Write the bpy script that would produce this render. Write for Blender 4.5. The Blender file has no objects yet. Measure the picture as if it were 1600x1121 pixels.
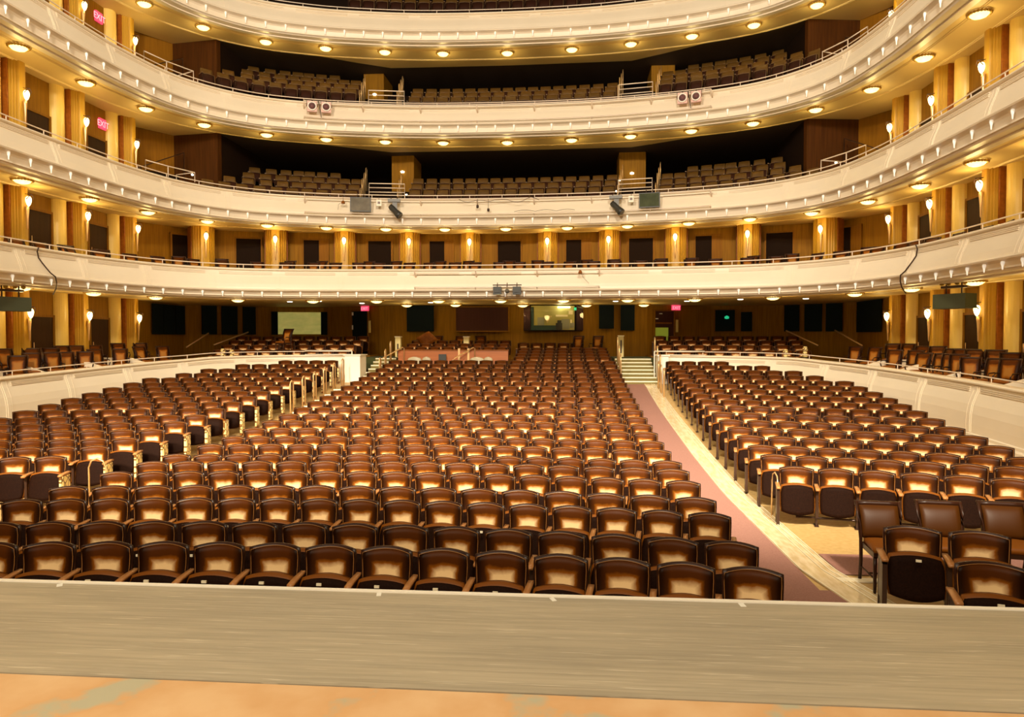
import bpy, math, random
from mathutils import Vector, Matrix
from mathutils.geometry import tessellate_polygon
random.seed(7)
scn = bpy.context.scene
COL = scn.collection
PI = math.pi

# ------------------------------------------------------------------ camera, world, big lights, exposure
cam = bpy.data.cameras.new('camera'); camo = bpy.data.objects.new('camera', cam); COL.objects.link(camo)
cam.sensor_width = 36.0; cam.lens = 1100 / 1600 * 36.0; cam.clip_end = 200
camo.location = (2.5, 0, 2.78)
camo.rotation_euler = (math.radians(90 - 1.65), 0, math.radians(4.5))
scn.camera = camo
scn.view_settings.view_transform = 'Standard'
scn.view_settings.look = 'None'
scn.view_settings.gamma = 1
scn.view_settings.use_curve_mapping = False
scn.view_settings.exposure = 0.0
scn.cycles.use_denoising = True
scn.cycles.max_bounces = 6
scn.cycles.diffuse_bounces = 4
scn.cycles.glossy_bounces = 3
scn.cycles.sample_clamp_indirect = 4.0
world = bpy.data.worlds.new('world'); scn.world = world; world.use_nodes = True
bg = world.node_tree.nodes['Background']
bg.inputs[0].default_value = (1.0, 0.70, 0.38, 1); bg.inputs[1].default_value = 0.12

def area(name, loc, target, sx, sy, power, color):
    l = bpy.data.lights.new(name, 'AREA'); l.shape = 'RECTANGLE'; l.size = sx; l.size_y = sy
    l.energy = power; l.color = color
    o = bpy.data.objects.new(name, l); COL.objects.link(o); o.location = loc
    o.rotation_euler = (Vector(target) - Vector(loc)).to_track_quat('-Z', 'Y').to_euler()
    return o
def spot(name, loc, target, deg, blend, power, color, size=.35):
    l = bpy.data.lights.new(name, 'SPOT'); l.spot_size = math.radians(deg); l.spot_blend = blend
    l.energy = power; l.color = color; l.shadow_soft_size = size
    o = bpy.data.objects.new(name, l); COL.objects.link(o); o.location = loc
    o.rotation_euler = (Vector(target) - Vector(loc)).to_track_quat('-Z', 'Y').to_euler()
    return o
for sx0 in (-6, -2, 2, 6):       # stage lighting bridge over the front of the stage, trained on the stalls
    spot('bridge_spotlight', (sx0, 1.5, 9.0), (sx0 * 1.15, 14.0, .8), 46, 1.0, 17500, (1.0, .88, .68), .5)
for sx0 in (-5, 5):              # unseen spots added to brighten the balcony fronts
    spot('balcony_fill_spot', (sx0, -1.5, 13.5), (sx0 * .3, 26, 12.0), 92, .7, 13500, (1.0, .88, .71), .6)
area('house_fill_light', (0, 14, 19.5), (0, 14, 0), 14, 12, 700, (1.0, 0.80, 0.52))  # added unseen area light, fills the open hall from above
area('stage_fill_light', (0, -2.2, 9.0), (0, 2, 0), 10, 3, 1150, (1.0, 0.85, 0.62))  # added out of view to brighten the stage deck

# ------------------------------------------------------------------ materials
def mat(name, color, rough=0.6, metal=0.0, spec=0.5, emis=None, estr=0.0, noise=None, bump=0.0, sheen=0.0, coat=0.0):
    m = bpy.data.materials.new(name); m.use_nodes = True
    nt = m.node_tree; b = nt.nodes['Principled BSDF']
    b.inputs['Base Color'].default_value = (*color, 1)
    b.inputs['Roughness'].default_value = rough
    b.inputs['Metallic'].default_value = metal
    b.inputs['Specular IOR Level'].default_value = spec
    if sheen: b.inputs['Sheen Weight'].default_value = sheen
    if coat: b.inputs['Coat Weight'].default_value = coat; b.inputs['Coat Roughness'].default_value = 0.25
    if emis:
        b.inputs['Emission Color'].default_value = (*emis, 1); b.inputs['Emission Strength'].default_value = estr
    if noise:
        c2, scale, stretch = noise
        tc = nt.nodes.new('ShaderNodeTexCoord'); mp = nt.nodes.new('ShaderNodeMapping'); mp.inputs['Scale'].default_value = stretch
        n = nt.nodes.new('ShaderNodeTexNoise'); n.inputs['Scale'].default_value = scale; n.inputs['Detail'].default_value = 6
        r = nt.nodes.new('ShaderNodeValToRGB'); r.color_ramp.elements[0].position = 0.35; r.color_ramp.elements[1].position = 0.65
        r.color_ramp.elements[0].color = (*color, 1); r.color_ramp.elements[1].color = (*c2, 1)
        nt.links.new(tc.outputs['Object'], mp.inputs['Vector']); nt.links.new(mp.outputs[0], n.inputs['Vector'])
        nt.links.new(n.outputs['Fac'], r.inputs[0]); nt.links.new(r.outputs[0], b.inputs['Base Color'])
        if bump:
            bp = nt.nodes.new('ShaderNodeBump'); bp.inputs['Strength'].default_value = bump; bp.inputs['Distance'].default_value = 0.01
            nt.links.new(n.outputs['Fac'], bp.inputs['Height']); nt.links.new(bp.outputs[0], b.inputs['Normal'])
    return m

M = {}
M['cream'] = mat('cream_plaster', (0.86, 0.74, 0.56), 0.4, noise=((0.90, 0.78, 0.60), 0.6, (1, 1, 1)))
M['white'] = mat('white_paint', (0.95, 0.88, 0.76), 0.35)
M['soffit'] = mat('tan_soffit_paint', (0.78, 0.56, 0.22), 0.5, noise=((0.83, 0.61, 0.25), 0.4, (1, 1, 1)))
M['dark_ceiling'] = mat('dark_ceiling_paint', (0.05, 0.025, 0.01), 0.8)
M['wall'] = mat('golden_brown_panelling', (0.21, 0.092, 0.004), 0.6, spec=.12, noise=((0.28, 0.128, 0.006), 3.0, (6, 6, 0.3)))
M['wall_brown'] = mat('brown_panelling', (0.19, 0.076, 0.003), 0.6, spec=.12, noise=((0.24, 0.10, 0.005), 3.0, (5, 5, 0.3)))
M['redbrown'] = mat('red_brown_stone', (0.21, 0.058, 0.004), 0.5, spec=.2, noise=((0.28, 0.085, 0.007), 9.0, (1, 1, 1)))
M['endwall'] = mat('dark_brown_end_wall', (0.045, 0.014, 0.002), 0.6, spec=.1, noise=((0.070, 0.022, 0.003), 3.0, (5, 5, 0.3)))
M['column'] = mat('gold_cream_plaster', (0.50, 0.275, 0.020), 0.45)
M['bright'] = mat('pale_gold_plaster', (0.78, 0.54, 0.13), 0.4)
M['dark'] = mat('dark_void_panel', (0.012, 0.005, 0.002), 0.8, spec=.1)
M['darkdoor'] = mat('dark_brown_door', (0.030, 0.011, 0.003), 0.7, spec=.15, noise=((0.04, 0.015, 0.004), 2, (4, 4, .4)))
M['navy'] = mat('navy_black_fabric', (0.008, 0.013, 0.018), 0.9, spec=.1)
M['maroon'] = mat('dark_maroon_curtain', (0.035, 0.008, 0.008), 0.9, noise=((0.055, 0.012, 0.012), 8, (8, 8, .1)))
M['gold_metal'] = mat('brass_rail', (0.85, 0.55, 0.25), 0.3, 0.6)
M['rail'] = mat('pinkish_white_rail', (0.85, 0.70, 0.55), 0.35, 0.1)
M['dark_metal'] = mat('dark_bronze_metal', (0.05, 0.022, 0.012), 0.35, 0.3)
M['black'] = mat('black_metal', (0.03, 0.028, 0.022), 0.45)
M['grey'] = mat('grey_metal', (0.12, 0.105, 0.08), 0.4)
M['wood_dark'] = mat('dark_plywood_shell', (0.024, 0.008, 0.003), 0.35, spec=.25, noise=((0.045, 0.014, 0.006), 2.5, (1, 1, 8)))
M['wood_arm'] = mat('varnished_armrest_wood', (0.42, 0.17, 0.05), 0.3, noise=((0.50, 0.22, 0.07), 5, (8, 1, 1)))
M['seat_under'] = mat('dark_seat_bottom', (0.010, 0.003, 0.001), 0.7, spec=.06, noise=((0.016, 0.005, 0.002), 60, (1, 1, 1)))
M['cushion'] = mat('chestnut_cushion', (0.20, 0.058, 0.004), 0.5, spec=.2)
M['cushion_dark'] = mat('brown_leather', (0.065, 0.019, 0.0015), 0.45, spec=.2)
M['piping'] = mat('light_piping', (0.36, 0.15, 0.035), 0.45)
M['ornate'] = None
M['carpet'] = mat('mauve_brown_carpet', (0.31, 0.145, 0.11), 0.95, noise=((0.37, 0.18, 0.14), 55, (1, 1, 1)), bump=0.6)
M['floor_tan'] = mat('honey_tan_floor', (0.54, 0.34, 0.12), 0.45, noise=((0.64, 0.42, 0.17), 14, (1, 1, 1)))
M['strip'] = mat('polished_pale_stone', (0.70, 0.52, 0.27), 0.18, noise=((0.88, 0.72, 0.46), 5, (3, .7, 1)))
M['drop'] = mat('white_drop_lamp', (.95, .9, .8), .3, emis=(1, .93, .78), estr=.35)
M['nosing'] = mat('pale_step_nosing', (0.95, 0.85, 0.62), 0.4)
M['step_tan'] = mat('olive_tan_step_carpet', (0.22, 0.17, 0.05), 0.9)
M['green_dark'] = mat('dark_green_carpet', (0.05, 0.055, 0.01), 0.9)
M['bulb'] = mat('lit_frosted_glass', (0.35, 0.25, 0.10), 0.4, emis=(1.0, 0.78, 0.30), estr=2.4)
M['sconce_glass'] = mat('lit_sconce_glass', (1, 0.9, 0.6), 0.4, emis=(1.0, 0.84, 0.48), estr=2.6)
M['spot_glow'] = mat('small_lit_lamp', (1, 1, 0.8), 0.4, emis=(1.0, 0.93, 0.70), estr=5.0)
M['brass_ring'] = mat('gilt_scalloped_ring', (0.42, 0.24, 0.03), 0.4, 0.3)
M['exit'] = mat('lit_pink_sign', (0.8, 0.05, 0.12), 0.4, emis=(0.90, 0.07, 0.16), estr=0.9)
M['exit_letter'] = mat('lit_sign_letters', (0.9, 0.4, 0.5), 0.4, emis=(1.0, 0.35, 0.42), estr=1.2)
M['greenlamp'] = mat('green_lamp', (0.05, 0.7, 0.35), 0.4, emis=(0.02, 0.55, 0.25), estr=0.8)
M['partition'] = mat('orange_brown_wood', (0.36, 0.095, 0.014), 0.4, noise=((0.42, 0.12, 0.02), 2, (.5, 1, 8)))
M['grey_shell'] = mat('grey_green_plastic', (0.50, 0.42, 0.27), 0.4)
M['pedestal'] = mat('pale_yellow_stone', (0.75, 0.60, 0.25), 0.45)
M['spot_pink'] = mat('mauve_reflector', (0.25, 0.10, 0.10), 0.3)
M['tape'] = mat('white_tape', (0.92, 0.88, 0.78), 0.6)
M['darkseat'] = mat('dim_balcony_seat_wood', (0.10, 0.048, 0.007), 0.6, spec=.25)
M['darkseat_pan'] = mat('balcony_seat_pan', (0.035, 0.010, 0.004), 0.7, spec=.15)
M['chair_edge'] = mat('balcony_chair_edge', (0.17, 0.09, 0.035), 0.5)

def seat_velvet(name, WORN_HIGHLIGHT):
    m = bpy.data.materials.new(name); m.use_nodes = True
    nt = m.node_tree; N = nt.nodes; Lk = nt.links; b = N['Principled BSDF']
    tc = N.new('ShaderNodeTexCoord'); sep = N.new('ShaderNodeSeparateXYZ')
    n = N.new('ShaderNodeTexNoise'); n.inputs['Scale'].default_value = 9; n.inputs['Detail'].default_value = 5
    oi = N.new('ShaderNodeObjectInfo')
    addv = N.new('ShaderNodeVectorMath'); addv.operation = 'MULTIPLY_ADD'
    comb = N.new('ShaderNodeCombineXYZ')
    mul = N.new('ShaderNodeMath'); mul.operation = 'MULTIPLY'; mul.inputs[1].default_value = 37.0
    Lk.new(oi.outputs['Random'], mul.inputs[0]); Lk.new(mul.outputs[0], comb.inputs[0]); Lk.new(mul.outputs[0], comb.inputs[2])
    va = N.new('ShaderNodeVectorMath'); va.operation = 'ADD'
    Lk.new(tc.outputs['Object'], va.inputs[0]); Lk.new(comb.outputs[0], va.inputs[1]); Lk.new(va.outputs[0], n.inputs['Vector'])
    Lk.new(tc.outputs['UV'], sep.inputs[0])
    # highlight painted into the colour, with some wear, mid-backrest: |x-0.5| and z
    def math_(op, a, bb=None, clamp=False):
        k = N.new('ShaderNodeMath'); k.operation = op; k.use_clamp = clamp
        for i, v in enumerate((a, bb)):
            if v is None: continue
            if isinstance(v, (int, float)): k.inputs[i].default_value = v
            else: Lk.new(v, k.inputs[i])
        return k.outputs[0]
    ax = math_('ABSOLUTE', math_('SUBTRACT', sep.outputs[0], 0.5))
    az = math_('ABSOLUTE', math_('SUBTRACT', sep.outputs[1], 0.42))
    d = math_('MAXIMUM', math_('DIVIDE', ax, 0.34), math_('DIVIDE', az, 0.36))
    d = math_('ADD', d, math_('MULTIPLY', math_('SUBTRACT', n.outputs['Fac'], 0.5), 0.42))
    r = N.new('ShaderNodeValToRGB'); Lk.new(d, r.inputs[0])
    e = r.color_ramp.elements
    e[0].position = 0.50; e[0].color = WORN_HIGHLIGHT
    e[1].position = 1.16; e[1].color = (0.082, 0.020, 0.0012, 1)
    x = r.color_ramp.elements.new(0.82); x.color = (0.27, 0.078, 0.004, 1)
    sd = N.new('ShaderNodeMapRange'); Lk.new(ax, sd.inputs[0]); sd.inputs[1].default_value = .27; sd.inputs[2].default_value = .44; sd.inputs[3].default_value = 1.0; sd.inputs[4].default_value = .22  # shade of the concave sides darkened into the colour
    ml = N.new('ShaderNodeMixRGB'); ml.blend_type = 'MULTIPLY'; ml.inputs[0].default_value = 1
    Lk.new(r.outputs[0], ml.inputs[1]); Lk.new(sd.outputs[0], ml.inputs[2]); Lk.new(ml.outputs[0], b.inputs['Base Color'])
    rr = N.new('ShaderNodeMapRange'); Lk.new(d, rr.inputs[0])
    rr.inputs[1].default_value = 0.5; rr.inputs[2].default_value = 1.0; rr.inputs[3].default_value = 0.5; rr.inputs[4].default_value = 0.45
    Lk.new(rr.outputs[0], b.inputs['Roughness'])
    b.inputs['Specular IOR Level'].default_value = 0.10
    n2 = N.new('ShaderNodeTexNoise'); n2.inputs['Scale'].default_value = 220
    bp = N.new('ShaderNodeBump'); bp.inputs['Strength'].default_value = 0.25; bp.inputs['Distance'].default_value = 0.003
    Lk.new(va.outputs[0], n2.inputs['Vector']); Lk.new(n2.outputs['Fac'], bp.inputs['Height']); Lk.new(bp.outputs[0], b.inputs['Normal'])
    return m
M['velvet'] = seat_velvet('chestnut_leather_highlight', (0.98, 0.67, 0.33, 1))
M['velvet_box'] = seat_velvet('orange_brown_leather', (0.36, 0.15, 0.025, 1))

def ornate_mat():
    m = bpy.data.materials.new('gilded_cast_iron_scrolls'); m.use_nodes = True
    nt = m.node_tree; N = nt.nodes; Lk = nt.links; b = N['Principled BSDF']
    tc = N.new('ShaderNodeTexCoord'); mp = N.new('ShaderNodeMapping'); mp.inputs['Scale'].default_value = (1, 9, 7)
    v = N.new('ShaderNodeTexVoronoi'); v.feature = 'DISTANCE_TO_EDGE'; v.inputs['Scale'].default_value = 1.3
    r = N.new('ShaderNodeValToRGB'); r.color_ramp.elements[0].position = 0.07; r.color_ramp.elements[1].position = 0.13
    r.color_ramp.elements[0].color = (0.16, 0.07, 0.015, 1); r.color_ramp.elements[1].color = (0.85, 0.68, 0.28, 1)
    Lk.new(tc.outputs['Object'], mp.inputs[0]); Lk.new(mp.outputs[0], v.inputs['Vector']); Lk.new(v.outputs['Distance'], r.inputs[0])
    Lk.new(r.outputs[0], b.inputs['Base Color']); b.inputs['Roughness'].default_value = 0.3
    return m
M['ornate'] = ornate_mat()

def stage_mat():
    m = bpy.data.materials.new('worn_grey_stage_paint'); m.use_nodes = True
    nt = m.node_tree; N = nt.nodes; Lk = nt.links; b = N['Principled BSDF']
    tc = N.new('ShaderNodeTexCoord')
    def noise(scale, stretch, det=6):
        mp = N.new('ShaderNodeMapping'); mp.inputs['Scale'].default_value = stretch
        n = N.new('ShaderNodeTexNoise'); n.inputs['Scale'].default_value = scale; n.inputs['Detail'].default_value = det
        Lk.new(tc.outputs['Object'], mp.inputs[0]); Lk.new(mp.outputs[0], n.inputs[0]); return n.outputs['Fac']
    r = N.new('ShaderNodeValToRGB'); r.color_ramp.elements[0].color = (0.37, 0.315, 0.23, 1); r.color_ramp.elements[1].color = (0.47, 0.395, 0.28, 1)
    r.color_ramp.elements[0].position = .3; r.color_ramp.elements[1].position = .7
    Lk.new(noise(1.2, (.6, 3, 1)), r.inputs[0])
    s = N.new('ShaderNodeValToRGB'); s.color_ramp.elements[0].position = .63; s.color_ramp.elements[1].position = .70
    s.color_ramp.elements[0].color = (0, 0, 0, 1); s.color_ramp.elements[1].color = (1, 1, 1, 1)
    Lk.new(noise(9, (.35, 9, 1), 3), s.inputs[0])
    mx = N.new('ShaderNodeMixRGB'); mx.inputs[2].default_value = (0.64, 0.56, 0.42, 1)
    sc = N.new('ShaderNodeMath'); sc.operation = 'MULTIPLY'; sc.inputs[1].default_value = .85
    Lk.new(s.outputs[0], sc.inputs[0]); Lk.new(sc.outputs[0], mx.inputs[0]); Lk.new(r.outputs[0], mx.inputs[1]); 
    n3 = noise(3.2, (.5, 14, 1), 4); rg = N.new('ShaderNodeMapRange'); Lk.new(n3, rg.inputs[0]); rg.inputs[1].default_value = .35; rg.inputs[2].default_value = .65; rg.inputs[3].default_value = .86; rg.inputs[4].default_value = 1.07
    m3 = N.new('ShaderNodeMixRGB'); m3.blend_type = 'MULTIPLY'; m3.inputs[0].default_value = 1
    Lk.new(mx.outputs[0], m3.inputs[1]); Lk.new(rg.outputs[0], m3.inputs[2]); Lk.new(m3.outputs[0], b.inputs['Base Color'])
    w = N.new('ShaderNodeTexWave'); w.bands_direction = 'Y'; w.inputs['Scale'].default_value = 2.3; w.inputs['Distortion'].default_value = .15
    Lk.new(tc.outputs['Object'], w.inputs[0])
    r2 = N.new('ShaderNodeValToRGB'); r2.color_ramp.elements[0].position = 0; r2.color_ramp.elements[1].position = .03
    Lk.new(w.outputs['Fac'], r2.inputs[0])
    bp = N.new('ShaderNodeBump'); bp.inputs['Strength'].default_value = .35; bp.inputs['Distance'].default_value = .004
    Lk.new(r2.outputs[0], bp.inputs['Height']); Lk.new(bp.outputs[0], b.inputs['Normal'])
    b.inputs['Roughness'].default_value = .42
    return m
M['stage'] = stage_mat()
def apron_mat():
    m = bpy.data.materials.new('worn_orange_hardboard'); m.use_nodes = True
    nt = m.node_tree; N = nt.nodes; Lk = nt.links; b = N['Principled BSDF']
    tc = N.new('ShaderNodeTexCoord')
    n = N.new('ShaderNodeTexNoise'); n.inputs['Scale'].default_value = 2.2; n.inputs['Detail'].default_value = 5
    Lk.new(tc.outputs['Object'], n.inputs[0])
    r = N.new('ShaderNodeValToRGB'); e = r.color_ramp.elements
    e[0].position = .36; e[0].color = (0.50, 0.46, 0.32, 1); e[1].position = .43; e[1].color = (0.70, 0.40, 0.18, 1)
    x = e.new(.62); x.color = (0.78, 0.50, 0.26, 1)
    Lk.new(n.outputs['Fac'], r.inputs[0]); Lk.new(r.outputs[0], b.inputs['Base Color']); b.inputs['Roughness'].default_value = .5
    return m
M['apron'] = apron_mat()

# ------------------------------------------------------------------ mesh helpers
class MB:
    def __init__(s): s.v = []; s.f = []; s.m = []; s.sm = []; s.uv = {}
    def add(s, vs, fs, mi=0, smooth=False):
        o = len(s.v); s.v += [tuple(p) for p in vs]
        for f in fs: s.f.append([i + o for i in f]); s.m.append(mi); s.sm.append(smooth)
        return s
    def box(s, x0, x1, y0, y1, z0, z1, mi=0, T=None):
        vs = [Vector((x, y, z)) for z in (z0, z1) for y in (y0, y1) for x in (x0, x1)]
        if T is not None: vs = [T @ p for p in vs]
        return s.add(vs, [(0, 2, 3, 1), (4, 5, 7, 6), (0, 1, 5, 4), (2, 6, 7, 3), (0, 4, 6, 2), (1, 3, 7, 5)], mi)
    def tube(s, pts, r, n=6, mi=0, closed=False):
        pts = [Vector(p) for p in pts]; rings = []
        for i, p in enumerate(pts):
            a = pts[i - 1] if (i > 0 or closed) else p; b = pts[(i + 1) % len(pts)] if (i < len(pts) - 1 or closed) else p
            d = (b - a).normalized(); up = Vector((0, 0, 1)) if abs(d.z) < .95 else Vector((0, 1, 0))
            u = d.cross(up).normalized(); w = u.cross(d)
            rings.append([p + (u * math.cos(2 * PI * k / n) + w * math.sin(2 * PI * k / n)) * r for k in range(n)])
        vs = [q for R in rings for q in R]; fs = []
        m = len(pts)
        for i in range(m if closed else m - 1):
            j = (i + 1) % m
            for k in range(n):
                fs.append((i * n + k, i * n + (k + 1) % n, j * n + (k + 1) % n, j * n + k))
        if not closed: fs += [tuple(range(n - 1, -1, -1)), tuple((m - 1) * n + k for k in range(n))]
        return s.add(vs, fs, mi, True)
    def lathe(s, prof, n=12, mi=0, T=None, smooth=True):
        vs = []; 
        for r, z in prof:
            for k in range(n):
                p = Vector((r * math.cos(2 * PI * k / n), r * math.sin(2 * PI * k / n), z))
                vs.append(T @ p if T is not None else p)
        fs = []
        for i in range(len(prof) - 1):
            for k in range(n): fs.append((i * n + k, i * n + (k + 1) % n, (i + 1) * n + (k + 1) % n, (i + 1) * n + k))
        if prof[0][0] > 1e-4: fs.append(tuple(range(n - 1, -1, -1)))
        if prof[-1][0] > 1e-4: fs.append(tuple((len(prof) - 1) * n + k for k in range(n)))
        return s.add(vs, fs, mi, smooth)
    def extrude_xy(s, pts, z0, z1, mi=0, T=None, smooth=False, cap=True):
        n = len(pts); vs = [Vector((x, y, z0)) for x, y in pts] + [Vector((x, y, z1)) for x, y in pts]
        if T is not None: vs = [T @ p for p in vs]
        fs = [(i, (i + 1) % n, n + (i + 1) % n, n + i) for i in range(n)]
        s.add(vs, fs, mi, smooth)
        if cap: s.add(vs, [tuple(range(n - 1, -1, -1)), tuple(range(n, 2 * n))], mi)
        return s
    def slab(s, front, back, nu, nv, mi=0):
        """closed solid between two (u,v) surfaces, u in -1..1, v in 0..1"""
        F = [front(-1 + 2 * i / nu, j / nv) for j in range(nv + 1) for i in range(nu + 1)]
        B = [back(-1 + 2 * i / nu, j / nv) for j in range(nv + 1) for i in range(nu + 1)]
        w = nu + 1; K = len(F); fs = []
        for j in range(nv):
            for i in range(nu):
                a = j * w + i
                fs.append((a, a + 1, a + w + 1, a + w)); fs.append((K + a, K + a + w, K + a + w + 1, K + a + 1))
        for i in range(nu):
            fs.append((i + 1, i, K + i, K + i + 1)); a = nv * w + i; fs.append((a, a + 1, K + a + 1, K + a))
        for j in range(nv):
            a = j * w; fs.append((a, a + w, K + a + w, K + a)); a += nu; fs.append((a + w, a, K + a, K + a + w))
        for j in range(nv + 1):
            for i in range(nu + 1):
                for q in (0, K): s.uv[len(s.v) + q + j * w + i] = (i / nu, j / nv)
        return s.add(F + B, fs, mi, True)
    def merge(s, o, T, mimap=None):
        off = len(s.v)
        for k, q in o.uv.items(): s.uv[k + off] = q
        s.v += [tuple(T @ Vector(p)) for p in o.v]
        s.f += [[i + off for i in f] for f in o.f]; s.m += [mimap[k] if mimap else k for k in o.m]; s.sm += o.sm
        return s
    def mesh(s, name, mats):
        me = bpy.data.meshes.new(name); me.from_pydata(s.v, [], s.f)
        for m in mats: me.materials.append(m)
        me.polygons.foreach_set('material_index', s.m); me.polygons.foreach_set('use_smooth', s.sm)
        if s.uv:
            ul = me.uv_layers.new(name='UVMap'); idx = [0] * len(me.loops); me.loops.foreach_get('vertex_index', idx)
            fl = []
            for i in idx: fl += s.uv.get(i, (0.0, 0.0))
            ul.data.foreach_set('uv', fl)
        me.update(); return me
    def build(s, name, mats, parent=None, loc=None, rotz=0.0):
        if not isinstance(mats, (list, tuple)): mats = [mats]
        o = bpy.data.objects.new(name, s.mesh(name, mats)); COL.objects.link(o)
        if parent is not None: o.parent = parent
        if loc is not None: o.location = loc
        if rotz: o.rotation_euler = (0, 0, rotz)
        return o
def tag(o, label=None, cat=None, group=None, kind=None):
    for k, v in (('label', label), ('category', cat), ('group', group), ('kind', kind)):
        if v: o[k] = v
    return o
def struct(o, label=None, cat=None): return tag(o, label, cat, None, 'structure')
def empty(name, loc=(0, 0, 0), rz=0.0, label=None, cat=None, group=None):
    o = bpy.data.objects.new(name, None); COL.objects.link(o); o.location = loc; o.rotation_euler = (0, 0, rz)
    o.empty_display_size = .1
    return tag(o, label, cat, group)
def copy_tree(o, parent=None):
    c = o.copy(); COL.objects.link(c); c.parent = parent
    for ch in o.children: copy_tree(ch, c)
    return c
def place(proto, used, loc, rz, label, group, sx=1.0):
    o = proto if not used else copy_tree(proto)
    used.append(1)
    o.location = loc; o.rotation_euler = (0, 0, rz); o.scale = (sx, 1, 1)
    o['label'] = label; o['group'] = group
    return o
ORD = ['', 'first', 'second', 'third', 'fourth', 'fifth', 'sixth', 'seventh', 'eighth', 'ninth', 'tenth', 'eleventh', 'twelfth', 'thirteenth',
       'fourteenth', 'fifteenth', 'sixteenth', 'seventeenth', 'eighteenth', 'nineteenth', 'twentieth', 'twenty-first', 'twenty-second',
       'twenty-third', 'twenty-fourth', 'twenty-fifth', 'twenty-sixth', 'twenty-seventh', 'twenty-eighth', 'twenty-ninth', 'thirtieth']
def onth(n):
    if n < len(ORD): return ORD[n]
    t, u = divmod(n, 10); T = {3: 'thirt', 4: 'fort', 5: 'fift', 6: 'sixt'}[t]
    return T + 'ieth' if u == 0 else T + 'y-' + ORD[u]

# ------------------------------------------------------------------ plan curves
def catmull(P, n=10):
    out = []
    Q = [P[0]] + P + [P[-1]]
    for i in range(1, len(Q) - 2):
        p0, p1, p2, p3 = (Vector(q) for q in Q[i - 1:i + 3])
        for k in range(n):
            t = k / n
            out.append(.5 * ((2 * p1) + (p2 - p0) * t + (2 * p0 - 5 * p1 + 4 * p2 - p3) * t * t + (3 * p1 - p0 - 3 * p2 + p3) * t ** 3))
    out.append(Vector(P[-1])); return out
class Curve:
    def __init__(s, half):
        h = [(-half[1][0], half[1][1])] + list(half)
        c = catmull(h)[10:]
        L = [0.0]
        for a, b in zip(c, c[1:]): L.append(L[-1] + (b - a).length)
        s.c = c; s.L = L; s.len = L[-1]
    def pt(s, t):
        a = abs(t); a = min(a, s.len - 1e-4)
        lo, hi = 0, len(s.L) - 1
        while hi - lo > 1:
            m = (lo + hi) // 2
            if s.L[m] <= a: lo = m
            else: hi = m
        k = (a - s.L[lo]) / (s.L[hi] - s.L[lo]); p = s.c[lo].lerp(s.c[hi], k)
        return Vector((p.x if t >= 0 else -p.x, p.y))
    def nrm(s, t):          # towards the middle of the hall
        a = s.pt(t - .15); b = s.pt(t + .15); d = (b - a).normalized(); return Vector((d.y, -d.x))
    def at(s, t, o=0.0, z=0.0):
        p = s.pt(t) + s.nrm(t) * o; return Vector((p.x, p.y, z))
    def rz(s, t):           # rotation so that local -Y points into the hall
        n = s.nrm(t); return math.atan2(n.y, n.x) + PI / 2
    def s_of_y(s, y):       # arc length where the side passes depth y
        for i in range(len(s.c) - 1, 0, -1):
            if s.c[i].y <= y <= s.c[i - 1].y or s.c[i - 1].y <= y <= s.c[i].y:
                return s.L[i]
        return 0
CA = Curve([(0, 24.75), (4.5, 24.6), (7.5, 24.25), (9.3, 23.6), (10.6, 22.4), (11.4, 20.6), (11.75, 18.5), (11.8, 15), (11.8, 9)])
CB = Curve([(0, 28.15), (3, 28.05), (5.2, 27.75), (7.5, 27.2), (9.6, 26.2), (11.1, 24.4), (11.7, 22), (11.85, 19), (11.85, 15), (11.85, 9)])

def sweep(mb, C, prof, s0, s1, step=.35, mi=0, smooth=False, zf=None, closed=True, caps=True):
    n = max(2, int((s1 - s0) / step)); vs = []; m = len(prof)
    for i in range(n + 1):
        t = s0 + (s1 - s0) * i / n
        for o, z in prof:
            p = C.at(t, o, z); 
            if zf: p.z += zf(t)
            vs.append(p)
    fs = []
    for i in range(n):
        for k in range(m if closed else m - 1):
            a = i * m + k; b = i * m + (k + 1) % m
            fs.append((a, b, b + m, a + m))
    mb.add(vs, fs, mi, smooth)
    if closed and caps: mb.add(vs, [tuple(range(m)), tuple(n * m + k for k in range(m - 1, -1, -1))], mi)
    return mb
def fill(mb, loop, z, mi=0, zf=None):
    vs = [Vector((p[0], p[1], z if zf is None else zf(p))) for p in loop]
    fs = tessellate_polygon([[Vector((p[0], p[1], 0)) for p in loop]])
    mb.add(vs, [tuple(f) for f in fs], mi); return mb
def plate(mb, loop, z, th, mi=0):
    """thin horizontal plate with the outline loop, underside at z"""
    fill(mb, loop, z, mi); fill(mb, loop, z + th, mi)
    n = len(loop)
    vs = [Vector((p[0], p[1], z)) for p in loop] + [Vector((p[0], p[1], z + th)) for p in loop]
    mb.add(vs, [(i, (i + 1) % n, n + (i + 1) % n, n + i) for i in range(n)], mi); return mb
def mirror_path(h): return [(-x, y) for x, y in h[::-1]] + [p for p in h if p[0] > 0]

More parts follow.
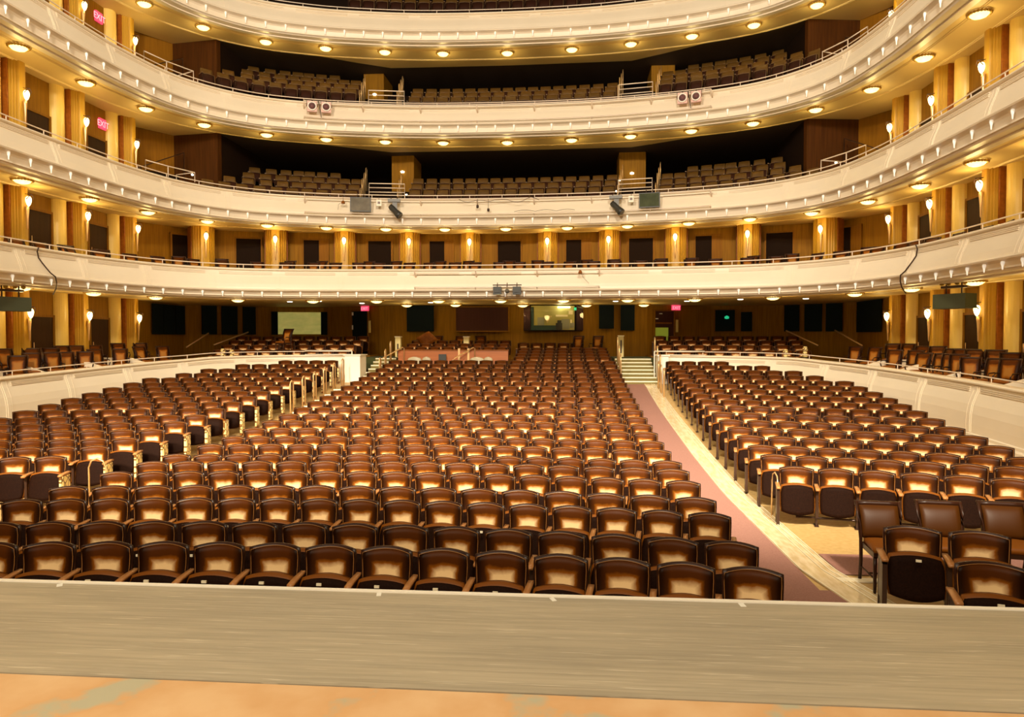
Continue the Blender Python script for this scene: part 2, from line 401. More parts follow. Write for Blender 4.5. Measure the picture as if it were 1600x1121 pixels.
# ------------------------------------------------------------------ walls, floors and ceilings of the hall
HALF0 = [(6.0, 31.4), (9, 32.6), (12.2, 31.8), (14.2, 29.5), (14.1, 26.0), (14.1, 9.0)]
W0 = [(-x, y) for x, y in HALF0[::-1]][1:] + [(0, 30.8)] + HALF0[:-1]      # runs from left side to right side
HALF1 = [(5.4, 29.95), (10.5, 28.95), (12.9, 28.0), (14.1, 25.9), (14.1, 9.0)]
HALF2 = [(5.2, 30.6), (6.5, 29.9), (8.5, 28.7), (10.2, 28.0), (11.35, 27.15), (13.3, 27.4), (14.1, 26.2), (14.1, 9.0)]
def wallmesh(path, z0, z1, th=.25):
    mb = MB(); c = Vector((0, 18))
    for a, b in zip(path, path[1:]):
        a = Vector(a); b = Vector(b); d = (b - a).normalized(); n = Vector((d.y, -d.x))
        if n.dot(c - a) > 0: n = -n
        q = [a, b, b + n * th, a + n * th]
        mb.extrude_xy([(p.x, p.y) for p in q], z0, z1)
    return mb
Z1, Z2, Z3, Z4 = 5.36, 8.50, 12.17, 15.83           # handrail heights of the four balconies
S1, S2, S3, S4 = 4.25, 7.27, 10.93, 14.58           # their undersides
def side_and_back(half, z0, z1, m, tagname):
    pass
# side walls run the whole height; back walls differ per storey
def side_wall(sgn, name):
    mb = MB()
    mb.box(min(sgn * 14.05, sgn * 14.4), max(sgn * 14.05, sgn * 14.4), 8.5, 26.05, .6, 19)
    struct(mb.build(name, M['wall']), 'golden brown side wall behind the columns and boxes', 'wall')
side_wall(-1, 'wall_left'); side_wall(1, 'wall_right')
pth = [(-x, y) for x, y in HALF0[:5][::-1]] + [(0, 31.1)] + HALF0[:5]
struct(wallmesh(pth, .9, 4.6).build('wall_back', M['wall']), 'golden brown wall at the back of the stalls', 'wall')
pth = [(-x, y) for x, y in HALF1[:4][::-1]] + [(0, 30.35)] + HALF1[:4]
struct(wallmesh(pth, 4.4, 7.5).build('wall_back', M['wall']), 'golden wall with columns and doors behind the first balcony', 'wall')
for k, (a, b, nm) in enumerate(((7.4, 11.1, 'second'), (11.1, 14.8, 'third'), (14.8, 23, 'top'))):
    for sg, sd in ((-1, 'left'), (1, 'right')):
        p = [(sg * 14.1, 26.0), (sg * 14.1, 26.4), (sg * 13.3, 27.4)]
        mb = wallmesh(p, a, b); struct(mb.build('wall_' + sd, M['wall_brown']))
        mb = wallmesh([(sg * 13.3, 27.4), (sg * 11.35, 27.15)], a, b); struct(mb.build('wall_' + sd, M['endwall']))
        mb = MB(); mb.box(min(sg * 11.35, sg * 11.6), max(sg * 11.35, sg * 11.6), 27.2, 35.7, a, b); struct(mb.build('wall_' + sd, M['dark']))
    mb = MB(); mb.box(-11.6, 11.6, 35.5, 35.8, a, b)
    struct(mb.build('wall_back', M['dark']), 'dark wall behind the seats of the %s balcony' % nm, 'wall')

# hall floor: rows curve round the stage, floor climbs towards the back
ROWY = [6.35, 7.1, 8.2, 8.95, 9.95, 10.8, 11.5, 12.6] + [13.5 + .9 * k for k in range(15)]
ROWZ = [0] * 8 + [.02, .07, .12, .17, .24, .31, .38, .45, .53, .61, .70, .80, .90, 1.02, 1.12]
def fz(y0):
    if y0 <= ROWY[0]: return 0.0
    for i in range(len(ROWY) - 1):
        if y0 <= ROWY[i + 1]:
            k = (y0 - ROWY[i]) / (ROWY[i + 1] - ROWY[i]); return ROWZ[i] + k * (ROWZ[i + 1] - ROWZ[i])
    return ROWZ[-1] + (y0 - ROWY[-1]) * .1
def row_y(y0, x): return y0 - x * x / 2 / (y0 + 16)
def y0_of(x, y):
    y0 = y
    for _ in range(6): y0 = y + x * x / 2 / (y0 + 16)
    return y0
def floor_z(x, y): return fz(y0_of(x, y))
def floor_patch(x0f, x1f, ya, yb, mi=0, dz=0.0, nx=8, ny=40, mb=None, curved=True, th=0.0):
    mb = mb or MB(); vs = []
    for j in range(ny + 1):
        y = ya + (yb - ya) * j / ny
        a = x0f(y) if callable(x0f) else x0f; b = x1f(y) if callable(x1f) else x1f
        for i in range(nx + 1):
            x = a + (b - a) * i / nx
            vs.append(Vector((x, y, floor_z(x, y) + dz)))
    fs = [(j * (nx + 1) + i, j * (nx + 1) + i + 1, (j + 1) * (nx + 1) + i + 1, (j + 1) * (nx + 1) + i) for j in range(ny) for i in range(nx)]
    mb.add(vs, fs, mi, True); return mb
struct(floor_patch(-13, 13, 4.3, 26.6, nx=26, ny=70).build('floor', M['floor_tan']), 'honey tan auditorium floor rising towards the back', 'floor')
# mauve carpet in the right aisle and the strip of pale polished stone beside it
mb = floor_patch(4.2, 5.27, 7.9, 26.0, dz=.012, nx=3, ny=60)
floor_patch(4.05, 5.45, 5.2, 7.9, dz=.012, nx=3, ny=6, mb=mb)
tag(mb.build('aisle_carpet', M['carpet']), 'long mauve carpet running up the right aisle', 'carpet')
mb = floor_patch(5.72, 9.5, 8.45, 9.25, dz=.012, nx=8, ny=4)
tag(mb.build('aisle_carpet', M['carpet']), 'mauve carpet strip crossing in front of the right block behind loose chairs', 'carpet')
r = empty('stone_strip', (0, 0, 0), 0, 'shiny pale stone strip edging the right aisle carpet', 'floor strip')
floor_patch(lambda y: 5.27 + max(0, 8.6 - y) * .16, lambda y: 5.70 + max(0, 8.6 - y) * .2, 6.2, 26.0, dz=.014, nx=2, ny=70).build('slab', M['strip'], r)
for off in (.0, .25, .33, .40):
    pts = []
    for j in range(60):
        y = 6.2 + 19.8 * j / 59; x = 5.285 + off + max(0, 8.6 - y) * (.16 + off * .1)
        pts.append((x, y, floor_z(x, y) + .02))
    MB().tube(pts, .008, 4).build('edge_line', M['nosing'], r)
# pale threshold line near the loose chair
mb = MB(); mb.box(5.6, 7.6, 8.2, 8.32, 0.005, .02); tag(mb.build('floor_threshold', M['nosing']), 'pale threshold strip on the floor beside the loose chair', 'threshold')
# steps of the left aisle and of the two short flights behind
def step_flight(name, x0, x1, ys, zs, label, treadm, skirt):
    r = empty(name, (0, 0, 0), 0, label, 'steps')
    for y, z, yn in zip(ys, zs, ys[1:] + [ys[-1] + .6]):
        mb = MB(); mb.box(x0, x1, y, yn + .02, z - .5, z); mb.build('step', treadm, r)
        mb = MB(); mb.box(x0 + .01, x1 - .01, y - .015, y + .05, z - .03, z + .012); mb.build('nosing', M['nosing'], r)
    return r
ysL = [row_y(y, 5) - .3 for y in [18.0 + .9 * k for k in range(8)]]
ysL = ysL[:]; zsL = [floor_z(5, y) + .06 + .012 * i for i, y in enumerate(ysL)]
step_flight('aisle_steps', -5.55, -4.32, ysL, zsL, 'long flight of shallow pale steps in the left aisle', M['floor_tan'], None)
for sg, nm in ((-1, 'left'), (1, 'right')):
    ys = [25.7 + .35 * k for k in range(7)]; zs = [1.22 + .125 * k for k in range(7)]
    step_flight('rear_steps', *((-5.2, -4.35) if sg < 0 else (4.35, 5.76)), ys, zs, 'short flight of pale edged steps at the top of the %s aisle' % nm, M['step_tan'], None)
    mb = MB(); mb.box(min(sg * 4.35, sg * 6.0), max(sg * 4.35, sg * 6.0), 28.1, 30.9, 1.5, 1.99)
    tag(mb.build('rear_landing', M['green_dark']), 'dark green carpeted landing before the %s rear door' % nm, 'landing')
# raised rear floor (stalls behind the last rows)
mb = MB()
for sg in (-1, 1):
    for k in range(4):
        a, b = min(sg * 5.95, sg * 14), max(sg * 5.95, sg * 14)
        mb.box(a, b, 26.75 + .95 * k, 27.7 + .95 * k + (3 if k == 3 else 0), .9, 1.5 + .18 * k)
for k in range(4):
    mb.box(.3, 4.3, 26.7 + .9 * k, 27.6 + .9 * k, .8, 1.25 + .1 * k)
mb.box(-4.3, 4.3, 30.3, 31.5, .8, 1.75)
for k in range(3): mb.box(-4.3, .2, 27.4 + .9 * k, 28.3 + .9 * k + (1 if k == 2 else 0), .8, 1.6 + .13 * k)
struct(mb.build('floor', M['wall_brown']), 'stepped floor under the rear stalls', 'floor')

# ------------------------------------------------------------------ stage
r = empty('stage', (0, 0, 0), 0, 'broad grey painted stage front filling the bottom of the view', 'stage')
mb = MB(); mb.box(-13, 13, 3.34, 4.60, .9, 1.07); mb.build('grey_deck', M['stage'], r)
mb = MB(); mb.box(-13, 13, -6, 3.335, .9, 1.066); o = mb.build('orange_deck', M['apron'], r); o['label'] = 'worn orange hardboard deck'
mb = MB(); mb.box(-13, 13, 4.60, 4.64, .9, 1.078); mb.build('edge_trim', M['white'], r)
mb = MB(); mb.box(-13, 13, 4.2, 4.6, 0, .9); mb.build('front_board', M['wood_dark'], r)
k = 0
for x, w, rz in ((-1.0, .035, .6), (1.25, .03, .2), (2.41, .03, .4), (3.62, .035, .1)):
    mb = MB(); mb.box(-w / 2, w / 2, -.03, .03, 0, .002)
    k += 1
    tag(mb.build('tape_mark', M['tape'], None, (x, 4.565, 1.0702), rz), 'small white tape mark on the stage edge, %s from the left' % onth(k), 'tape', 'tape marks along the stage edge')

# ------------------------------------------------------------------ balconies
bead_me = MB().lathe([(.0, .0), (.042, .0), (.052, -.035), (.044, -.075), (.028, -.12), (.02, -.2), (.0, -.215)], 10).mesh('drop_ornament', [M['drop']])
def fascia_profile(bd):
    return [(-.25, -.80), (-.25, -.13), (.05, -.13), (.085, -.15), (.085, -.18), (.05, -.205), (.0, -.215), (.01, -.30), (.045, -.42), (.10, -.55), (.15, -.68), (.18, -.80), (.185, -.85),
            (.235, -.858), (.255, -.89), (.235, -.925), (.16, -.945), (.09, -.97), (.045, -1.02), (.02, -bd + .04), (.03, -bd), (-.02, -bd - .015), (-.06, -bd - .05), (-.30, -bd - .06), (-.30, -bd - .10), (-.5, -bd - .10), (-.5, -.85)]
def balcony(name_no, C, zr, bd, sof, label, loop_outer, bead_s, smax, ribs):
    root = empty('balcony', (0, 0, 0), 0, label, 'balcony')
    prof = [(o, zr + z) for o, z in fascia_profile(bd)]
    mb = MB(); sweep(mb, C, prof, -smax, smax, .3, 0, False)
    # panel ribs and the three reeds at the top of each panel
    fr = [(0, -.225), (.01, -.30), (.045, -.42), (.10, -.55), (.15, -.68), (.18, -.80), (.185, -.845)]
    for s in ribs:
        for ds, w, h in ((0, .06, .012), (-.10, .014, .008), (.10, .014, .008)):
            pr = [(o + h, zr + z) for o, z in fr] + [(o - .02, zr + z) for o, z in fr[::-1]]
            sweep(mb, C, pr, s + ds - w, s + ds + w, w, 0)
    for a, b in zip(ribs, ribs[1:]):
        if b - a < .8: continue
        for zz, oo in ((-.255, .004), (-.295, .010), (-.335, .020)):
            sweep(mb, C, [(oo - .01, zr + zz - .010), (oo + .026, zr + zz - .010), (oo + .026, zr + zz + .010), (oo - .01, zr + zz + .010)], a + .22, b - .22, .35, 0)
    mb.build('fascia', M['cream'], root)
    mb = MB(); n = int(2 * smax / .3)
    mb.tube([C.at(-smax + 2 * smax * i / n, -.02, zr) for i in range(n + 1)], .018, 5)
    for i in range(int(2 * smax / 1.3) + 1):
        s = -smax + 1.3 * i; p = C.at(s, -.02, zr - .14); q = C.at(s, -.02, zr); mb.tube([p, q], .014, 5)
    mb.build('handrail', M['rail'], root)
    # underside
    inner = [tuple(C.at(-smax + 2 * smax * i / 120, -.4, 0)[:2]) for i in range(121)]
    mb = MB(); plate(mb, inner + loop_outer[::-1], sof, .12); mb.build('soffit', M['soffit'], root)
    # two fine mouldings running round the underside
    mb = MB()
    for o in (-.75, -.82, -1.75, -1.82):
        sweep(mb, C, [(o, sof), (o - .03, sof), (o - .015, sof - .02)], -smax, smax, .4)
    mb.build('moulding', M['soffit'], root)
    k = 0; s = bead_s / 2
    sp = []
    while s < smax: sp += [s, -s]; s += bead_s
    sp = sorted(sp, key=abs)[:98]
    for s in sorted(sp):
        p = C.at(s, .135, zr - .955); o = bpy.data.objects.new('drop_ornament', bead_me); COL.objects.link(o)
        o.parent = root; o.location = p; o.scale = (.75, .75, 1 if bd > 1.1 else .85)
    return root
def outer_loop(half, mid): return [(-x, y) for x, y in half[::-1]] + [(0, mid)] + half
def ribset(C, st, smax):
    a = []; s = st / 2
    while s < smax: a += [s, -s]; s += st
    return sorted(a)
CP = Curve([(0, 26.6), (5, 26.5), (7.8, 26.15), (9.5, 25.2), (10.7, 23.4), (11.4, 21), (11.75, 18.5), (11.8, 15), (11.8, 9)])
SA = CA.s_of_y(9.5); SB = CB.s_of_y(9.5)
o1 = [(-x, y) for x, y in HALF0[::-1]] + [(0, 31.1)] + HALF0
o2 = [(-x, y) for x, y in HALF1[::-1]] + [(0, 30.35)] + HALF1
o3 = [(-x, y) for x, y in HALF2[::-1]] + [(0, 30.7)] + HALF2
balcony(1, CA, Z1, 1.09, S1 - .0, 'lowest cream balcony front with bead drops, boxes and columns behind', o1, .66, SA, ribset(CA, 2.2, SA))
balcony(2, CB, Z2, 1.19, S2, 'second cream balcony from the bottom, carrying two screens and moving lights', o2, .745, SB, ribset(CB, 2.4, SB))
balcony(3, CB, Z3, 1.19, S3, 'third cream balcony from the bottom, carrying pairs of round spotlights', o3, .745, SB, ribset(CB, 2.4, SB))
balcony(4, CB, Z4, 1.19, S4, 'topmost cream balcony front at the upper edge of the photo', o3, .745, SB, ribset(CB, 2.4, SB))
# balcony floors
def deck(C, zr, outer, name, m, raked, lab, base=-.8, rise=.42):
    inner = [tuple(C.at(-SB + .3 + 2 * (SB - .3) * i / 120 if C is CB else -SA + .3 + 2 * (SA - .3) * i / 120, -.26, 0)[:2]) for i in range(121)]
    mb = MB(); plate(mb, inner + outer[::-1], zr - .83, .06)
    if raked:
        s1 = C.s_of_y(24.6)
        for k in range(1, 6):
            sweep(mb, C, [(-.6 - .9 * (k - 1), zr - .8), (-.6 - .9 * (k - 1), zr + base + rise * (k - 1)), (-6.0, zr + base + rise * (k - 1)), (-6.0, zr - .8)], -s1 + .3, s1 - .3, .5)
    struct(mb.build(name, m), lab, 'floor')
deck(CA, Z1, o2, 'floor', M['wall_brown'], False, 'floor of the first balcony')
o3d = [(-14.1, 9), (-14.1, 26.2), (-13.3, 27.4), (-11.4, 27.2), (-11.4, 35.4), (11.4, 35.4), (11.4, 27.2), (13.3, 27.4), (14.1, 26.2), (14.1, 9)]
for z, nm, ba, ri in ((Z2, 'second', -.50, .44), (Z3, 'third', -.27, .49), (Z4, 'top', .22, .5)):
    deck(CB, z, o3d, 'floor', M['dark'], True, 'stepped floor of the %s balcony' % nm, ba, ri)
# dark ceilings over the rear seats
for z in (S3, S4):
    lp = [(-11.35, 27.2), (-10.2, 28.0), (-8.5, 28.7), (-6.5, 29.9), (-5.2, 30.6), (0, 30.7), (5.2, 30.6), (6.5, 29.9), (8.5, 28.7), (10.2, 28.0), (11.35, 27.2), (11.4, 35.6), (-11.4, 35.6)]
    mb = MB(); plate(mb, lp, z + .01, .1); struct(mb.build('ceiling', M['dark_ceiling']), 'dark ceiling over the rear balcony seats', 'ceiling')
# brown vestibule walls beside the balcony aisles
for z0, z1, nm, xs in ((Z2 - .4, S3, 'second', ((-5.35, -4.35, 31.2), (4.75, 5.9, 31.4))), (Z3 - .4, S4, 'third', ((-6.6, -5.7, 31.2), (6.1, 7.1, 31.2)))):
    for x0, x1, y in xs:
        mb = MB(); mb.box(x0, x1, y, y + 1.6, z0, z1)
        struct(mb.build('wall_vestibule', M['wall']), 'brown wall pier beside an aisle of the %s balcony' % nm, 'wall')

# ------------------------------------------------------------------ box parapet round the stalls
ystp = [(9, 1.50), (15.1, 1.72), (16.7, 1.79), (18.9, 1.86), (21.5, 1.97), (23.4, 2.05), (24.4, 2.12), (30, 2.2)]
def pcap(t):
    y = CP.pt(t).y
    for (a, za), (b, zb) in zip(ystp, ystp[1:]):
        if y <= b: return za + (zb - za) * max(0, (y - a)) / (b - a)
    return 2.2
def parapet(sg):
    s0 = 5.82 if sg < 0 else 6.16; s1 = CP.s_of_y(9.5)
    nm = 'left' if sg < 0 else 'right'
    root = empty('box_parapet', (0, 0, 0), 0, 'cream curved parapet with panel ribs along the %s side of the stalls' % nm, 'parapet')
    mb = MB()
    def zf(t): return pcap(t)
    prof = [(-.22, -1.9), (-.22, 0), (.03, 0), (.06, -.025), (.06, -.05), (.03, -.075), (-.02, -.085), (.0, -.2), (.06, -.35), (.12, -.52), (.155, -.72), (.165, -.95), (.165, -1.15), (.20, -1.17), (.20, -1.23), (.24, -1.27), (.24, -1.9)]
    a, b = (s0, s1) if sg > 0 else (-s1, -s0)
    sweep(mb, CP, prof, a, b, .3, 0, False, zf)
    fr = [(-.01, -.1), (.0, -.2), (.06, -.35), (.12, -.52), (.155, -.72), (.165, -.95), (.165, -1.14)]
    rb = [s for s in ribset(CP, 2.2, s1) if a + .3 < s < b]
    for s in rb:
        for ds, w, h in ((0, .06, .012), (-.10, .014, .008), (.10, .014, .008)):
            pr = [(o + h, z) for o, z in fr] + [(o - .03, z) for o, z in fr[::-1]]
            sweep(mb, CP, pr, s + ds - w, s + ds + w, w, 0, False, zf)
    for p, q in zip(rb, rb[1:]):
        for zz, oo in ((-.145, -.006), (-.185, .004), (-.225, .014)):
            sweep(mb, CP, [(oo - .01, zz - .009), (oo + .028, zz - .009), (oo + .028, zz + .009), (oo - .01, zz + .009)], p + .22, q - .22, .35, 0, False, zf)
    mb.build('wall_panel', M['cream'], root)
    mb = MB(); n = int((b - a) / .3)
    mb.tube([CP.at(a + (b - a) * i / n, -.06, .13 + pcap(a + (b - a) * i / n)) for i in range(n + 1)], .016, 5)
    for i in range(int((b - a) / 1.3) + 1):
        s = a + 1.3 * i; mb.tube([CP.at(s, -.06, pcap(s)), CP.at(s, -.06, pcap(s) + .13)], .012, 5)
    mb.build('handrail', M['rail'], root)
    # box platforms and the low partitions that step down to the parapet
    sd = 1 if sg > 0 else -1
    mb = MB()
    for k, y in enumerate((13.5, 16.2, 18.6, 21.0, 23.4)):
        y1 = (16.2, 18.6, 21.0, 23.4, 26.0)[k]
        z = 1.24 + .06 * k
        xa, xb = (11.9, 14.05) if sd > 0 else (-14.05, -11.9)
        mb.box(*(xa, xb) if k < 4 else ((11.45, 14.05) if sd > 0 else (-14.05, -11.45)), y, y1, .5, z)
        xm = sd * 13.1
        mb.box(min(xm, sd * 14.05), max(xm, sd * 14.05), y, y1, z, z + .12)
    mb.build('box_floor', M['floor_tan'], root)
    for k, y in enumerate((16.2, 18.6, 21.0, 23.2)):
        z = 1.72 + .065 * k; mb = MB()
        xs = (sd * 11.9, sd * 12.5, sd * 13.9)
        pts = [(xs[0], z), (xs[1], z + .18), (xs[2], z + .2), (xs[2], z - .45), (xs[0], z - .45)]
        vs = [Vector((x, y - .03, zz)) for x, zz in pts] + [Vector((x, y + .03, zz)) for x, zz in pts]
        mb.add(vs, [tuple(range(5)), tuple(range(9, 4, -1))] + [(i, (i + 1) % 5, 5 + (i + 1) % 5, 5 + i) for i in range(5)])
        mb.build('box_divider', M['cream'], root)
parapet(-1); parapet(1)
# white end walls of the parapets beside the aisles
for sg, nm in ((-1, 'left'), (1, 'right')):
    mb = MB(); xa_, xb_ = (-5.80, -5.22) if sg < 0 else (5.78, 6.14); mb.box(xa_, xb_, 25.75, 26.55, .9, 2.13); mb.box(xa_ - .04, xb_ + .04, 25.7, 26.6, 2.13, 2.17)
    tag(mb.build('parapet_pier', M['white']), 'white end pier of the parapet beside the %s aisle steps' % nm, 'pier')

# ------------------------------------------------------------------ columns, sconces
SIDEY = [12.2, 14.5, 17.15, 19.8, 22.4, 25.15]
BACKC = [(1.65, 29.85), (4.2, 29.55), (6.85, 29.05), (9.55, 28.4), (12.0, 27.3)]
def column_meshes(h, side):
    prof = [(-.42, .35)]
    pts = [(-.42, .30)]
    def flute(x0, x1, y0, y1, n=3):
        out = []
        for k in range(n):
            a = k / n; b = (k + 1) / n
            for t in (0, .10, .32, .68, .90):
                u = a + (b - a) * t; d = (.0, .0, .06, .06, .0)[(0, .10, .32, .68, .90).index(t)]
                x = x0 + (x1 - x0) * u; y = y0 + (y1 - y0) * u; out.append((x, y + d))
        return out
    pts += flute(-.40, -.17, .12, -.02) + [(-.16, -.05), (-.1, -.065), (0, -.07), (.1, -.065), (.16, -.05)]
    pts += [(-x, y) for x, y in flute(-.40, -.17, .12, -.02)[::-1]] + [(.42, .30)]
    mb = MB(); mb.extrude_xy(pts, 0, h); mb.box(-.45, .45, -.10, .3, 0, .12)
    return mb
def sconce_proto():
    r = empty('wall_sconce', (0, 0, 0), 0, 'x', 'wall lamp')
    # shade: a half shell bowl of glass with a pointed bronze hood, long tapered tail below
    mb = MB(); prof = [(.015, -.15), (.05, -.10), (.075, -.03), (.085, .04), (.075, .10), (.045, .14), (.01, .15)]
    mb.lathe(prof, 10, 0, Matrix.Translation((0, -.10, 0))); mb.build('glass_shade', M['sconce_glass'], r)
    mb = MB(); mb.tube([(-.115, -.12, .04), (-.09, -.18, .12), (0, -.21, .20), (.09, -.18, .12), (.115, -.12, .04)], .012, 5); mb.tube([(0, -.21, .20), (0, 0, .22)], .012, 5)
    mb.build('hood_frame', M['dark_metal'], r)
    mb = MB(); mb.lathe([(.0, -.85), (.018, -.8), (.03, -.5), (.05, -.25), (.055, -.17), (.03, -.15)], 8, 0, Matrix.Translation((0, -.055, 0)))
    mb.build('tail', M['gold_metal'], r)
    return r
SC = sconce_proto(); SCU = []
slamp = bpy.data.lights.new('sconce_light', 'POINT'); slamp.energy = 14; slamp.color = (1.0, .70, .24); slamp.shadow_soft_size = .08
clamp = bpy.data.lights.new('ceiling_bowl_light', 'POINT'); clamp.energy = 25; clamp.color = (1.0, .72, .20); clamp.shadow_soft_size = .06
dlamp = bpy.data.lights.new('ceiling_bowl_light', 'POINT'); dlamp.energy = 15; dlamp.color = (1.0, .74, .28); dlamp.shadow_soft_size = .12
def add_lamp(data, loc, parent=None):
    o = bpy.data.objects.new(data.name, data); COL.objects.link(o); o.location = loc
    if parent: o.parent = parent
    return o
NMB = ['the stalls boxes', 'the first balcony', 'the second balcony', 'the third balcony']
def put_column(x, y, rz, z0, z1, label, sc_z, sc_label, grp, side, pier):
    r = empty('column', (x, y, z0), rz, label, 'column', grp)
    column_mesh = column_meshes(z1 - z0, side); o = column_mesh.build('fluted_shaft', M['column'], r)
    kx = .72 if side else 1.0; o.scale = (kx, 1, 1)
    mb = MB(); mb.box(-.46 * kx - (.02 if side else 0), .46 * kx + (.02 if side else 0), .15 if side else .30, pier, 0, z1 - z0); o = mb.build('pier', M['redbrown'], r); o['label'] = 'red brown stone pier'
    n = Vector((math.sin(rz), -math.cos(rz)))      # into the hall
    s = place(SC, SCU, (x + n.x * .07, y + n.y * .07, sc_z), rz, sc_label, 'lit wall lamps on the columns')
    add_lamp(slamp, (x + n.x * .42, y + n.y * .42, sc_z + .05))
storeys = [(1.3, 4.25, 3.52), (4.58, 7.27, 6.84), (7.72, 10.93, 9.95), (11.4, 14.58, 13.75)]
for k, (z0, z1, zs) in enumerate(storeys):
    for sg, nm in ((-1, 'left'), (1, 'right')):
        for j, y in enumerate(SIDEY):
            if k == 3 and False: continue
            nth = onth(len(SIDEY) - j)
            put_column(sg * 13.6, y, PI / 2 if sg < 0 else -PI / 2, z0, z1,
                       'fluted gold column on the %s wall of %s, %s from the back' % (nm, NMB[k], nth), zs,
                       'lit sconce on the %s wall of %s, %s from the back' % (nm, NMB[k], nth), 'fluted columns of the side walls', True, .45)
            # pale round pilaster towards the stage side of the pier
            mb = MB(); n_ = 12; mb.extrude_xy([(-sg * .24 * math.sin(PI * q / n_) , .27 * math.cos(PI * q / n_)) for q in range(n_ + 1)], 0, z1 - z0, smooth=False)
            tag(mb.build('pilaster', M['bright'], None, (sg * 14.05, y - .60, z0)), 'pale rounded pilaster beside the %s column from the back, %s side of %s' % (nth, nm, NMB[k]), 'pilaster', 'rounded pilasters of the side walls')
z0, z1, zs = storeys[1]
for sg, nm in ((-1, 'left'), (1, 'right')):
    for j, (x, y) in enumerate(BACKC):
        rz = -sg * (0.03 + .10 * j if j < 4 else .75)
        put_column(sg * x, y, rz, z0, z1, 'fluted gold column at the back of the first balcony, %s to the %s of centre' % (onth(j + 1), nm), zs,
                   'lit sconce at the back of the first balcony, %s to the %s of centre' % (onth(j + 1), nm), 'fluted columns behind the first balcony', False, .5 if j < 4 else .8)

# ------------------------------------------------------------------ doors
dn = [0]
def door(x, y, rz, z0, w, h, label, leaf='darkdoor', ajar=0):
    dn[0] += 1
    r = empty('door_%d' % dn[0], (x, y, z0), rz); struct(r, label, 'door')
    mb = MB(); mb.box(-w / 2 - .07, -w / 2, -.05, .04, 0, h + .07); mb.box(w / 2, w / 2 + .07, -.05, .04, 0, h + .07); mb.box(-w / 2, w / 2, -.05, .04, h, h + .07)
    mb.build('door_frame', M['wall_brown'], r)
    mb = MB(); mb.box(-w / 2, w / 2 - (.35 * w if ajar else 0), -.02, .02, 0, h); mb.build('door_leaf', M[leaf], r)
    if ajar:
        mb = MB(); mb.box(w / 2 - .35 * w, w / 2, -.03, .0, 0, h); mb.build('door_leaf', M['wall_brown'], r)
    mb = MB(); mb.tube([(-w / 2 + .1, -.05, .95), (-w / 2 + .1, -.05, 1.25)], .012, 5); mb.build('door_handle', M['gold_metal'], r)
for k, (z0, z1, zs) in enumerate(storeys):
    for sg, nm in ((-1, 'left'), (1, 'right')):
        for j in range(1, len(SIDEY)):
            y = SIDEY[j] - 1.42
            door(sg * 14.04, y, PI / 2 if sg < 0 else -PI / 2, z0 + (.12 if k else .1), .95, 2.05 if k < 2 else 1.95, 'dark doorway in the %s wall of %s, %s from the back' % (nm, NMB[k], onth(len(SIDEY) - j)))
mids = [(0.0, 30.28, 0), (2.93, 30.08, .05), (5.55, 29.85, .1), (8.2, 29.35, .19), (10.85, 28.72, .3), (13.0, 27.55, .88)]
for j, (x, y, a) in enumerate(mids):
    for sg, nm in ((-1, 'left'), (1, 'right')):
        if j == 0 and sg > 0: continue
        door(sg * x, y, -sg * a, 4.6, .98, 2.35, ('dark doorway at the centre of the first balcony' if j == 0 else 'dark doorway behind the first balcony, %s to the %s of centre' % (onth(j), nm)), 'dark', ajar=j % 2)

# ------------------------------------------------------------------ panels, curtains and windows of the rear stalls wall
Wp = [(-x, y) for x, y in HALF0[:5][::-1]] + [(0, 30.8)] + HALF0[:5]
WL = [0.0]
for a, b in zip(Wp, Wp[1:]): WL.append(WL[-1] + math.hypot(b[0] - a[0], b[1] - a[1]))
def wpos(s, o=0.0):
    for i in range(len(WL) - 1):
        if s <= WL[i + 1] or i == len(WL) - 2:
            a = Vector(Wp[i]); b = Vector(Wp[i + 1]); d = (b - a).normalized(); p = a + d * (s - WL[i]); n = Vector((d.y, -d.x))
            return p + n * o, math.atan2(d.y, d.x)
def wpanel(name, s0, s1, z0, z1, m, label, cat, th=.05, o=.12, frame=None, struct_=False):
    (p, a) = wpos((s0 + s1) / 2, o); w = s1 - s0
    r = empty(name, (p.x, p.y, z0), a, label, cat)
    if struct_: r['kind'] = 'structure'
    mb = MB(); mb.box(-w / 2, w / 2, -.0, th, 0, z1 - z0); mb.build('panel', m, r)
    if frame:
        f = .05; h = z1 - z0; mb = MB()
        mb.box(-w / 2 - f, -w / 2, -.03, th, -f, h + f); mb.box(w / 2, w / 2 + f, -.03, th, -f, h + f); mb.box(-w / 2, w / 2, -.03, th, -f, 0); mb.box(-w / 2, w / 2, -.03, th, h, h + f)
        mb.build('frame', frame, r)
    return r
def exit_sign(p, a, z, label, w=.42, h=.22):
    r = empty('exit_sign', (p.x, p.y, z), a, label, 'sign')
    mb = MB(); mb.box(-w / 2, w / 2, -.03, .03, 0, h); mb.build('sign_box', M['exit'], r)
    cu = bpy.data.curves.new('t', 'FONT'); cu.body = 'EXIT'; cu.size = h * .85; cu.align_x = 'CENTER'; cu.extrude = .004
    t = bpy.data.objects.new('t', cu); COL.objects.link(t)
    dg = bpy.context.evaluated_depsgraph_get(); me = bpy.data.meshes.new_from_object(t.evaluated_get(dg))
    bpy.data.objects.remove(t); me.materials.clear(); me.materials.append(M['exit_letter'])
    o = bpy.data.objects.new('letters', me); COL.objects.link(o); o.parent = r; o.location = (0, -.037, h * .2); o.rotation_euler = (PI / 2, 0, 0)
